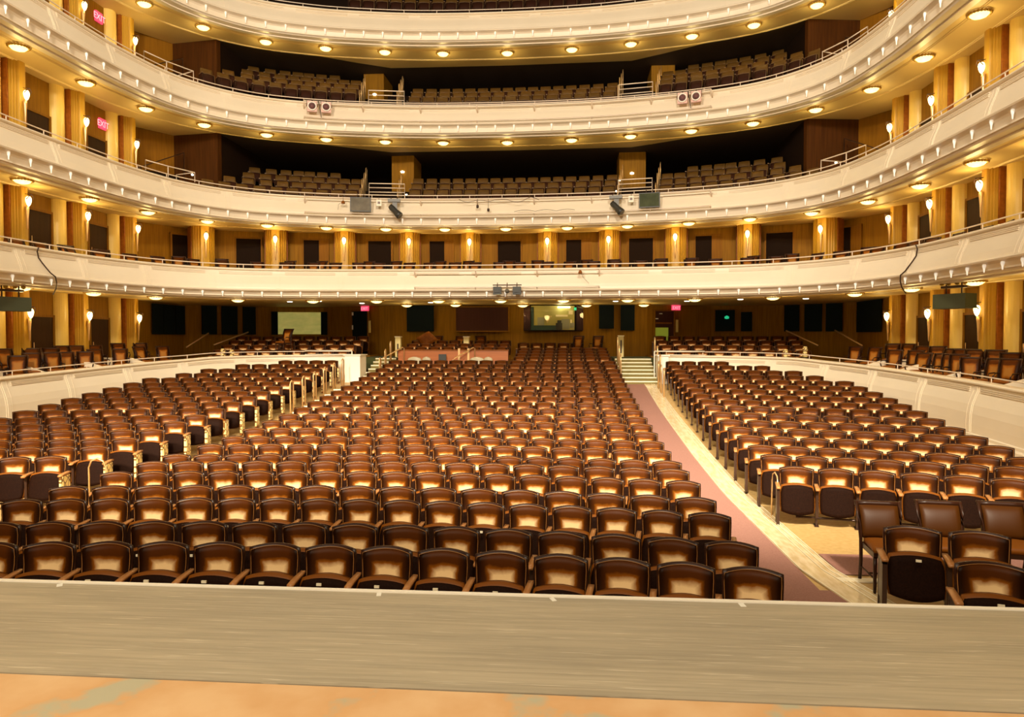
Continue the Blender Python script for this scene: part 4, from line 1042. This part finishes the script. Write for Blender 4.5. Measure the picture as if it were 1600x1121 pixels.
for n, t in enumerate(seats[:296]):
    d, x, y, z, rz, w, nn, block, i, le, re = t
    rz2 = rz
    sx_ = w / BASEW
    o = place(SEAT, USED, (x, y, z), rz2, seat_label(t), 'folding seats of the stalls', sx_)
    o['n'] = 0; del o['n']
    if n >= 60:       # number plates are too small to show further back
        for ch in list(o.children):
            if ch.name.startswith('number_plate'): bpy.data.objects.remove(ch)
    if le and block == 'right':
        e = child(me_end_r, o); e.location = (-BASEW / 2, 0, 0)
    if re and block == 'left':
        e = child(me_end, o); e.location = (BASEW / 2 + .0, 0, 0); e2 = child(me_orn, e)
    if re:
        e = child(me_arm_x, o, 'armrest'); e.location = (BASEW, 0, 0)
        if block != 'left':
            e = child(me_std, o); e.location = (BASEW, 0, 0); e.scale = (1, 1, 1)
# the far seats of the stalls, one body
SL = seat_parts(BASEW, True)
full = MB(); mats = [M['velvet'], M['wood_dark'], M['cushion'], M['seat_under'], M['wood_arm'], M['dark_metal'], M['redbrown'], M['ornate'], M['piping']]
one = MB()
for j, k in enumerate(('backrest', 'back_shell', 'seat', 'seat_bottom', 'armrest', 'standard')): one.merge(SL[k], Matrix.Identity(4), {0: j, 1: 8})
far = seats[296:]

for t in far:
    d, x, y, z, rz, w, nn, block, i, le, re = t
    T = Matrix.Translation((x, y, z)) @ Matrix.Rotation(rz, 4, 'Z') @ Matrix.Diagonal((w / BASEW, 1, 1, 1))
    full.merge(one, T)
    if re and block == 'left':
        full.merge(EA, T @ Matrix.Translation((BASEW / 2, 0, 0)), {0: 6}); full.merge(EB, T @ Matrix.Translation((BASEW / 2, 0, 0)), {0: 7})
def flat_row(xa, xb, y, z, n, rot=0.0, yb=None):
    for k in range(n):
        f = (k + .5) / n; x = xa + (xb - xa) * f; yy = y if yb is None else y + (yb - y) * f
        T = Matrix.Translation((x, yy, z)) @ Matrix.Rotation(rot, 4, 'Z') @ Matrix.Diagonal(((xb - xa) / n / BASEW, 1, 1, 1)); full.merge(one, T)
for k in range(4): flat_row(.4, 4.2, 27.1 + .9 * k, 1.25 + .1 * k, 7)
for k in range(3): flat_row(-4.2, .15, 28.0 + .9 * k, 1.6 + .13 * k, 8)
flat_row(.3, 3.2, 30.6, 1.75, 5)
for sg in (-1, 1):
    for k in range(4):
        xa, xb = (6.1, 11.6 + .15 * k); y = 27.35 + .95 * k
        n = 9 + k // 2
        a = .06
        if sg > 0: flat_row(xa, xb, y, 1.5 + .18 * k, n, -a, y - .35)
        else: flat_row(-xb, -xa, y - .35, 1.5 + .18 * k, n, a, y)
o = full.build('far_stalls_seating', mats)
tag(o, 'far rows of brown folding seats filling the rear of the stalls', 'seating', None, 'stuff')

# ------------------------------------------------------------------ balcony seats
def balcony_seat_mesh():
    mb = MB(); hw = .235
    mb.slab(lambda u, v: (u * hw * (1 - .08 * max(0, (v - .6) / .4)), .02 + .07 * v - .05 * u * u, .42 + (.42 + .02 * (1 - u * u)) * v), lambda u, v: (u * hw * (1 - .08 * max(0, (v - .6) / .4)), .055 + .07 * v - .05 * u * u, .42 + (.42 + .02 * (1 - u * u)) * v), 6, 3, 0)
    mb.slab(lambda u, v: (u * .22, -.22 + .08 * v, .2 + (.38 + .02 * (1 - u * u)) * v), lambda u, v: (u * .22, -.16 + .08 * v, .2 + (.38 + .02 * (1 - u * u)) * v), 4, 2, 1)
    mb.tube([(-.22, -.225, .2), (-.222, -.165, .585), (0, -.165, .605), (.222, -.165, .585), (.22, -.225, .2)], .012, 4, 2)
    mb.box(-.275, -.25, -.2, .02, 0, .56, 1); mb.box(-.29, -.235, -.28, .02, .56, .59, 2)
    return mb
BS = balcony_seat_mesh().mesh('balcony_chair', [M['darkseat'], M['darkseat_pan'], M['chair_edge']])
def bal_seats(zr, nm, rows_c, rows_w, base, rise):
    for k in range(max(rows_c, rows_w)):
        o_ = -.98 - .9 * k; z0_ = zr - .80 + .42 * k
        for blk in ('left', 'centre', 'right'):
            if blk == 'centre':
                if k >= rows_c: continue
                xa, xb = -4.0, 4.3
            else:
                if k >= rows_w: continue
                xa, xb = (5.9, 10.6 + .05 * k)
            s0, s1 = (sx(CB, xa), sx(CB, xb)) if blk != 'centre' else (xa, xb)
            if blk == 'left': s0, s1 = -s1, -s0
            stretch = 1.0
            n = int(abs((CB.at(s1, o_) - CB.at(s0, o_)).length) / .56)
            for j in range(n):
                s = s0 + (s1 - s0) * (j + .5) / n
                z = zr + (base[0] if blk == 'centre' else base[1]) + rise * k
                p = CB.at(s, o_, z)
                if not in_view(p, 0): continue
                if p.y > 35 or abs(p.x) > 11.2 or (p.y > 30.8 and 5.4 < abs(p.x) < 7.4): continue
                nn = (j + 1) if blk == 'right' else (n - j)
                ob = bpy.data.objects.new('balcony_chair', BS); COL.objects.link(ob); ob.location = p; ob.rotation_euler = (0, 0, CB.rz(s))
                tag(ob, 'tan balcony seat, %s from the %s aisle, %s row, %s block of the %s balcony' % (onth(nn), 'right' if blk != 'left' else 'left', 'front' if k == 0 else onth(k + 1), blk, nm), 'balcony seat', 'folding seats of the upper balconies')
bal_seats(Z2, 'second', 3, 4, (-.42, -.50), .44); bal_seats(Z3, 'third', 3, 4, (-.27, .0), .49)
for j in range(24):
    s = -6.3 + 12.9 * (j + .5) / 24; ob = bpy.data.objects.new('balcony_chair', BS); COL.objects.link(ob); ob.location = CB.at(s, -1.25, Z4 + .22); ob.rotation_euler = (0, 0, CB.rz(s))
    tag(ob, 'pale balcony seat behind the topmost handrail, %s from the left' % onth(j + 1), 'balcony seat', 'folding seats of the upper balconies')

# ------------------------------------------------------------------ loose chairs
def chair_proto(name, back_h, arms, label, tag_cat='chair'):
    r = empty(name, (0, 0, 0), 0, label, tag_cat)
    hw = .215
    def bf(u, v):
        b = (1 - abs(u) ** 4) * (1 - (2 * v - 1) ** 4); return (u * (hw - .02) * (1 + .06 * v), .20 + .13 * v * v - .02 * b + .0, .50 + (back_h - .03 - .50) * v)
    def bb(u, v): return (u * (hw - .02) * (1 + .06 * v), .235 + .13 * v * v, .50 + (back_h - .03 - .50) * v)
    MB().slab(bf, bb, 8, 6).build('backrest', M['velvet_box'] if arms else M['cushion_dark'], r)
    mb = MB()
    for sg in (-1, 1):
        pts = [(sg * .20, .27, 0), (sg * .205, .22, .25), (sg * .21, .215, .48)] + [(sg * hw * (1 + .06 * v), .222 + .13 * v * v, .50 + (back_h - .50) * v) for v in (.33, .66, 1.0)]
        mb.tube(pts, .020, 6)
    mb.slab(lambda u, v: (u * (hw + .03), .325 + .02 * v, back_h - .04 + .05 * v), lambda u, v: (u * (hw + .03), .36 + .02 * v, back_h - .04 + .05 * v), 4, 1)
    mb.slab(lambda u, v: (u * (hw), .232 + .13 * v * v, .50 + (back_h - .50) * v), lambda u, v: (u * hw, .25 + .13 * v * v, .50 + (back_h - .50) * v), 4, 4)
    mb.build('back_frame', M['wood_dark'], r)
    MB().slab(lambda u, v: (u * (.205 - .02 * v), -.22 + .44 * v, .50 + .025 * (1 - u ** 4) * (1 - (2 * v - 1) ** 4)), lambda u, v: (u * (.205 - .02 * v), -.22 + .44 * v, .445), 8, 8).build('seat', M['cushion'], r)
    mb = MB(); mb.box(-.205, .205, -.215, -.19, .39, .45); mb.box(-.205, -.18, -.2, .22, .39, .45); mb.box(.18, .205, -.2, .22, .39, .45); mb.box(-.2, .2, .2, .22, .39, .45); mb.build('seat_frame', M['wood_dark'], r)
    for sg in (-1, 1):
        mb = MB(); mb.slab(lambda u, v: (sg * .185 + u * .018 * (.6 + .4 * v), -.215, .40 * v), lambda u, v: (sg * .185 + u * .018 * (.6 + .4 * v), -.18, .40 * v), 2, 3); mb.build('leg', M['wood_dark'], r)
    mb = MB(); mb.tube([(-.185, -.19, .16), (-.2, .23, .16)], .011, 5); mb.tube([(.185, -.19, .16), (.2, .23, .16)], .011, 5); mb.tube([(-.185, -.0, .16), (.185, .0, .16)], .011, 5); mb.build('stretcher', M['wood_dark'], r)
    if arms:
        for sg in (-1, 1):
            mb = MB(); mb.tube([(sg * .20, -.17, .42), (sg * .235, -.2, .60), (sg * .245, -.12, .665), (sg * .24, .1, .67), (sg * .215, .24, .66)], .018, 6); mb.build('arm', M['wood_dark'], r)
    return r
CH = chair_proto('loose_chair', .88, False, 'x'); CHU = []
for x, y, rz, lab in ((6.03, 8.02, -.10, 'whole loose chair standing beside the right aisle in front of the right block'),
                      (6.72, 8.1, -.15, 'loose chair between two others behind the second row beside the stage'),
                      (7.40, 8.1, -.18, 'loose chair partly cut by the right edge of the photo')):
    place(CH, CHU, (x, y, .012), rz, lab, 'loose chairs before the right block')
BC = chair_proto('box_chair', 1.0, True, 'x'); BCU = []
FL = [(-12.45, y) for y in (16.9, 18.0, 18.62, 19.52, 20.06, 20.82, 21.46, 22.6, 23.83, 25.1)]
FR = [(12.45, y) for y in (15.6, 17.0, 17.45, 18.29, 18.87, 19.45, 20.0, 20.8, 21.35, 22.5, 24.1, 25.6)]
RL = [(-13.25, y) for y in (17.0, 18.7, 19.55, 20.25, 21.0, 21.6, 22.6, 23.7, 24.9)]
RR = [(13.25, y) for y in (15.9, 17.0, 18.08, 18.73, 19.57, 20.18, 20.99, 21.55, 22.4, 23.5, 24.3)]
def boxz(y):
    k = 0 if y < 16.2 else 1 if y < 18.6 else 2 if y < 21 else 3 if y < 23.4 else 4
    return 1.24 + .06 * k
for lst, sg, row, nm in ((FL, -1, 0, 'left'), (FR, 1, 0, 'right'), (RL, -1, 1, 'left'), (RR, 1, 1, 'right')):
    for j, (x, y) in enumerate(lst):
        x += random.uniform(-.06, .06); rz = (PI / 2 - .75 if sg < 0 else -PI / 2 + .75) + random.uniform(-.3, .3)
        place(BC, BCU, (x, y, boxz(y) + (.12 if row else 0)), rz, 'dark armchair in the %s stalls box, %s row, %s from the back' % (nm, 'rear' if row else 'front', onth(len(lst) - j)), 'armchairs of the stalls boxes')
nfb = 0
s = -CA.s_of_y(15.5)
fb = []
while s < CA.s_of_y(14.5):
    p = CA.at(s, -.95, Z1 - .77)
    if in_view(p, 10): fb.append((s, p, 0))
    s += (.74, .95)[len(fb) % 2]
s = -CA.s_of_y(17)
while s < CA.s_of_y(17):
    p = CA.at(s, -1.9, Z1 - .77)
    if in_view(p, 10): fb.append((s, p, 1))
    s += (1.0, 1.7)[len(fb) % 2]
cnt = [0, 0]
for s, p, row in fb:
    cnt[row] += 1
    place(BC, BCU, (p.x, p.y, p.z + .16 * row), CA.rz(s) + random.uniform(-.35, .35), 'dark armchair of the first balcony, %s row, %s from the left' % ('rear' if row else 'front', onth(cnt[row])), 'armchairs of the first balcony')
mb = MB(); s1_ = CA.s_of_y(14); sweep(mb, CA, [(-1.45, Z1 - .772), (-1.45, Z1 - .612), (-2.5, Z1 - .612), (-2.5, Z1 - .772)], -s1_, s1_, .5)
struct(mb.build('floor', M['wall_brown']), 'low step under the rear chairs of the first balcony', 'floor')

# ------------------------------------------------------------------ handrails
def hoop(name, x, y, z, h, w, label, grp, rz=PI / 2, r=.022):
    pts = [(-w / 2, 0, 0), (-w / 2, 0, h - w / 2)] + [(-w / 2 * math.cos(t), 0, h - w / 2 + w / 2 * math.sin(t)) for t in (PI * .25, PI * .5, PI * .75)] + [(w / 2, 0, h - w / 2), (w / 2, 0, 0)]
    mb = MB(); mb.tube(pts, r, 6); o = mb.build(name, M['gold_metal'], None, (x, y, z), rz)
    return tag(o, label, 'handrail', grp)
for k in range(6):
    y = 20.2 + .95 * k
    hoop('stair_handrail', -5.62, y, floor_z(5.6, y), 1.0, .22, 'brass hoop handrail on the left side of the left aisle, %s from the stage' % onth(k + 1), 'brass hoop handrails of the stalls')
for k in range(3):
    y = 25.6 + .8 * k; z = 1.2 + .3 * k
    hoop('stair_handrail', -4.42, y, z, .85, .16, 'brass hoop handrail on the right side of the left steps, %s from the stage' % onth(k + 1), 'brass hoop handrails of the stalls')
    hoop('stair_handrail', 4.42, y, z, 1.0, .22, 'brass hoop handrail on the left side of the right steps, %s from the stage' % onth(k + 1), 'brass hoop handrails of the stalls')
    hoop('stair_handrail', 5.82, y, z, 1.0, .22, 'brass hoop handrail on the right side of the right steps, %s from the stage' % onth(k + 1), 'brass hoop handrails of the stalls')
for k in range(3):
    y = 23.4 + .7 * k
    hoop('stair_handrail', 5.66, y, floor_z(5.6, y), .95, .2, 'brass hoop handrail beside the right block rear rows, %s from the stage' % onth(k + 1), 'brass hoop handrails of the stalls')
for x, lab in ((-4.3, 'slanting brass handrail at the left end of the wooden partition'), (-1.5, 'slanting brass handrail in the middle of the wooden partition')):
    mb = MB(); mb.tube([(x - .35, 26.6, 1.3), (x - .35, 26.6, 1.95), (x - .28, 26.7, 2.03), (x + .35, 27.2, 2.42), (x + .4, 27.25, 2.38), (x + .4, 27.25, 1.5)], .025, 6)
    tag(mb.build('stair_handrail', M['gold_metal']), lab, 'handrail')
for sg, nm in ((-1, 'left'), (1, 'right')):     # white rail at the top end of each parapet
    mb = MB()
    for z in (2.30, 2.16): mb.tube([(sg * 5.7, 26.3, z), (sg * 7.5, 26.2, z)], .02, 6)
    mb.tube([(sg * 5.7, 26.3, 1.0), (sg * 5.7, 26.3, 2.30)], .02, 6)
    tag(mb.build('end_rail', M['white']), 'white double rail closing the %s parapet beside the aisle' % nm, 'handrail')
# guard frames and hoops of the balconies
def frame(C, zr, s0, s1, h, o, nb, label):
    mb = MB(); A = [C.at(s0, o, zr - .15), C.at(s0, o, zr + h), C.at(s1, o, zr + h), C.at(s1, o, zr - .15)]
    mb.tube(A, .022, 6)
    for k in range(1, nb): mb.tube([C.at(s0, o, zr + h * k / nb), C.at(s1, o, zr + h * k / nb)], .018, 5)
    return tag(mb.build('guard_rail', M['rail']), label, 'guard rail')
for zr, nm, h in ((Z2, 'second', .52), (Z3, 'third', .56)):
    frame(CB, zr, -5.45, -4.05, h, -.30, 3, 'three bar guard rail before the left aisle of the %s balcony' % nm)
    frame(CB, zr, 4.45, 5.75, h, -.30, 3, 'three bar guard rail before the right aisle of the %s balcony' % nm)
    for sg, sd in ((-1, 'left'), (1, 'right')):
        a, b = CB.s_of_y(24.9) * sg, CB.s_of_y(23.2) * sg
        mb = MB(); mb.tube([CB.at(a, -.3, zr), CB.at(a, -.3, zr + .35), CB.at((a + b) / 2, -.34, zr + .37), CB.at(b, -.3, zr + .35), CB.at(b, -.3, zr)], .02, 6); mb.tube([CB.at((a + b) / 2, -.34, zr), CB.at((a + b) / 2, -.34, zr + .37)], .018, 5)
        mb.tube([CB.at(a, -.3, zr + .35), CB.at(a, -1.6, zr + .45), CB.at(a, -1.6, zr)], .018, 5)
        tag(mb.build('guard_rail', M['rail']), 'pale guard rail at the %s end of the %s balcony seats' % (sd, nm), 'guard rail')
        for m_, xx in ((0, 4.35), (1, 5.8)):
            for k in range(4):
                p = CB.at(sg * sx(CB, xx), -.9 - .9 * k, zr - .8 + .42 * k)
                p.z = zr + (-.5 if zr < 10 else -.2) + (.44 if zr < 10 else .49) * k
                hoop('aisle_handrail', p.x, p.y, p.z, 1.1 if k else .95, .18, 'thin brass hoop at the %s side of the %s aisle, %s balcony, %s step' % (('inner', 'outer')[m_], sd, nm, onth(k + 1)), 'brass hoops of the upper balconies', r=.013)
        for k in range(4):      # little aisle lights on the end seats
            xx = (4.25 if sg > 0 else 4.1) if k % 2 else 10.9
            p = CB.at(sg * sx(CB, min(xx, 10.4)), -.85 - .9 * (k % 4), zr - .05 + .42 * (k % 4))
            mb = MB(); mb.lathe([(0, -.04), (.045, -.02), (.05, .02), (0, .05)], 8)
            tag(mb.build('aisle_light', M['spot_glow'], None, p), 'tiny glowing aisle light on the %s part of the %s balcony, %s step' % (sd, nm, onth(k + 1)), 'lamp', 'aisle lights of the upper balconies')
# wall lamp glimpsed at the back of the balcony vestibules
for x, y, z, nm in ((-6.1, 31.15, 13.65, 'left vestibule of the third balcony'), (6.55, 31.15, 13.9, 'right vestibule of the third balcony'), (-4.85, 31.15, 10.2, 'left vestibule of the second balcony'), (5.3, 31.35, 10.0, 'right vestibule of the second balcony')):
    mb = MB(); mb.lathe([(0, -.05), (.08, -.03), (.09, .02), (0, .06)], 10)
    tag(mb.build('vestibule_lamp', M['spot_glow'], None, (x, y, z)), 'small round lamp in the %s' % nm, 'lamp')
# dark stair rails on the brown end walls of the balconies
for zr, nm in ((Z2, 'second'), (Z3, 'third')):
    for sg, sd in ((-1, 'left'), (1, 'right')):
        mb = MB(); mb.tube([(sg * 14.0, 24.6, zr + .2), (sg * 12.6, 26.9, zr + 1.6), (sg * 12.6, 26.9, zr - .5)], .025, 5); mb.tube([(sg * 13.5, 25.5, zr + .75), (sg * 13.5, 25.5, zr - .5)], .02, 5)
        tag(mb.build('stair_rail', M['dark_metal']), 'dark sloping stair rail against the %s end wall of the %s balcony' % (sd, nm), 'handrail')
for sg, sd, ps in ((-1, 'left', (((-13.4, 28.3, 2.4), (-12.9, 29.2, 3.0)), ((-12.3, 28.5, 2.5), (-11.6, 30.2, 3.05)))), (1, 'right', (((11.6, 30.2, 3.1), (12.3, 28.5, 2.5)), ((13.2, 29.2, 3.1), (13.7, 27.8, 2.5))))):
    for k, (a, b) in enumerate(ps):
        mb = MB(); mb.tube([a, b], .03, 5)
        tag(mb.build('sloping_rail', M['gold_metal']), '%s sloping brass rail in the %s rear corner of the stalls' % (('left', 'right')[k], sd), 'handrail')

# ------------------------------------------------------------------ partition, sound desk chairs, pedestals at the back of the stalls
r = empty('wooden_partition', (0, 0, 0), 0, 'low orange brown wooden partition behind the centre rows', 'partition')
mb = MB(); mb.box(-4.15, .2, 27.30, 27.36, 1.3, 2.30); mb.build('panel', M['partition'], r)
mb = MB(); mb.box(-4.18, .22, 27.26, 27.40, 2.30, 2.33); mb.build('top_rail', M['redbrown'], r)
for x in (-1.72, -1.35): 
    mb = MB(); mb.box(x - .04, x + .04, 27.24, 27.42, 1.3, 2.38); mb.build('post', M['gold_metal'], r)
for i, (x, lab) in enumerate(((-3.42, 'large grey oval backed chair at the left of the wooden partition'), (-2.98, 'smaller grey oval backed chair at the left of the wooden partition'), (-.98, 'large grey oval backed chair at the right of the wooden partition'), (-.56, 'smaller grey oval backed chair at the right of the wooden partition'))):
    r = empty('desk_chair', (x, 26.95 + .15 * (i % 2), 1.2), 0, lab, 'chair', 'grey chairs by the partition')
    w = .27 if i % 2 == 0 else .17
    mb = MB(); mb.slab(lambda u, v: (u * w * math.sqrt(max(.05, 1 - (2 * v - 1) ** 4)), -.04 * (1 - u * u), .50 + .36 * v), lambda u, v: (u * w * math.sqrt(max(.05, 1 - (2 * v - 1) ** 4)), .03 - .03 * (1 - u * u), .50 + .36 * v), 8, 8); mb.build('backrest', M['grey_shell'], r)
    mb = MB(); mb.box(-.2, .2, -.4, 0, .42, .47); mb.build('seat', M['grey_shell'], r)
    mb = MB(); mb.tube([(0, -.2, 0), (0, -.2, .42)], .03, 6); mb.tube([(-.22, -.2, .02), (.22, -.2, .02)], .02, 5); mb.tube([(0, -.42, .02), (0, .02, .02)], .02, 5); mb.tube([(0, -.02, .42), (0, .03, .6)], .02, 5); mb.build('pedestal', M['black'], r)
r = empty('desk_monitor', (-2.35, 27.1, 1.3), 0, 'small black monitor on a stand before the wooden partition', 'monitor')
mb = MB(); mb.box(-.15, .15, 0, .03, .62, .86); mb.build('screen', M['black'], r); mb = MB(); mb.tube([(0, .015, 0), (0, .015, .62)], .02, 6); mb.box(-.12, .12, -.1, .1, 0, .02); mb.build('stand', M['grey'], r)
mb = MB()
for x, y, z0, z1, lab in ((-4.55, 29.0, 1.75, 2.86, 'left end of the rear centre rows'), (-1.72, 29.3, 1.75, 2.86, 'middle of the rear centre rows'), (5.3 - .55, 30.0, 1.9, 2.9, 'right rear steps')):
    r = empty('pedestal', (x, y, z0), 0, 'pale yellow stone pedestal at the %s' % lab, 'pedestal')
    mb = MB(); mb.box(-.11, .11, -.11, .11, 0, z1 - z0 - .04); mb.box(-.13, .13, -.13, .13, 0, .06); mb.build('shaft', M['pedestal'], r)
    mb = MB(); mb.box(-.13, .13, -.13, .13, z1 - z0 - .04, z1 - z0); mb.build('cap', M['nosing'], r)
    mb = MB(); mb.box(-.03, .03, -.115, -.11, .25, .8); mb.build('dark_inset', M['dark_metal'], r)
for x, y, z, lab in ((-8.75, 27.15, 2.95 - .7, 'lone high backed chair before the pale green window'), (-3.2, 30.2, 1.98, 'high backed dark chair left of the navy curtain'), (-2.2, 30.2, 1.98, 'high backed dark chair below the navy curtain'), (-1.2 + .0, 30.3, 1.98, 'reddish dark chair right of the navy curtain'), (2.9, 30.1, 1.98, 'dark chair below the navy panels'), (3.7, 30.1, 1.98, 'second dark chair below the navy panels')):
    place(BC, BCU, (x, y, z - .1), random.uniform(-.4, .4), lab, 'chairs at the back of the stalls')
# cushions heaped on a rear chair
mb = MB(); mb.slab(lambda u, v: (u * .33 * math.cos(.6) - (v - .5) * .4, 29.3, 2.9 + u * .15 + (v - .5) * .36), lambda u, v: (u * .33 * math.cos(.6) - (v - .5) * .4, 29.42, 2.9 + u * .15 + (v - .5) * .36), 4, 4)
tag(mb.build('tilted_cushion', M['redbrown'], None, (-3.45, .2, -.15)), 'tilted square orange brown cushion on the rear seats right of the left pedestal', 'cushion')
# side tables lights: glass jars on the parapet ends
for x, y, z, lab in ((-10.6, 25.9, 2.05, 'left parapet corner near the sloping rail'), (-10.0, 25.4, 2.02, 'left parapet corner nearest the rear rows'), (10.2, 25.6, 2.05, 'right parapet corner nearest the rear rows'), (11.0, 26.0, 2.15, 'right parapet corner near the sloping rail')):
    mb = MB(); mb.lathe([(.09, 0), (.1, .1), (.07, .2), (.1, .3), (.06, .38)], 10)
    tag(mb.build('gilt_end_panel', M['ornate'], None, (x, y, z - .05)), 'small gilt seat end catching the light at the %s' % lab, 'seat end')

for i, (x0, x1) in enumerate(((5.9, 7.55), (-7.6, -5.9))):
    z = .12; y0 = ROWY[6]
    mb = MB(); mb.tube([(x0 + (x1 - x0) * t, row_y(y0, x0 + (x1 - x0) * t) - .14, z) for t in (0, .25, .5, .75, 1)], .018, 6)
    tag(mb.build('foot_bar', M['dark_metal']), 'dark metal bar low under the first seats of the %s block front row' % ('right' if i == 0 else 'left'), 'bar')
hoop('guard_hoop', 5.68, row_y(ROWY[6], 5.68) + .12, 0, .72, .3, 'thin metal hoop beside the first seat of the right block front row', None, PI / 2, .012)
hoop('guard_hoop', -5.30, row_y(ROWY[6], 5.3) + .1, 0, .78, .3, 'pale metal hoop beside the last seat of the left block front row', None, 0, .014)
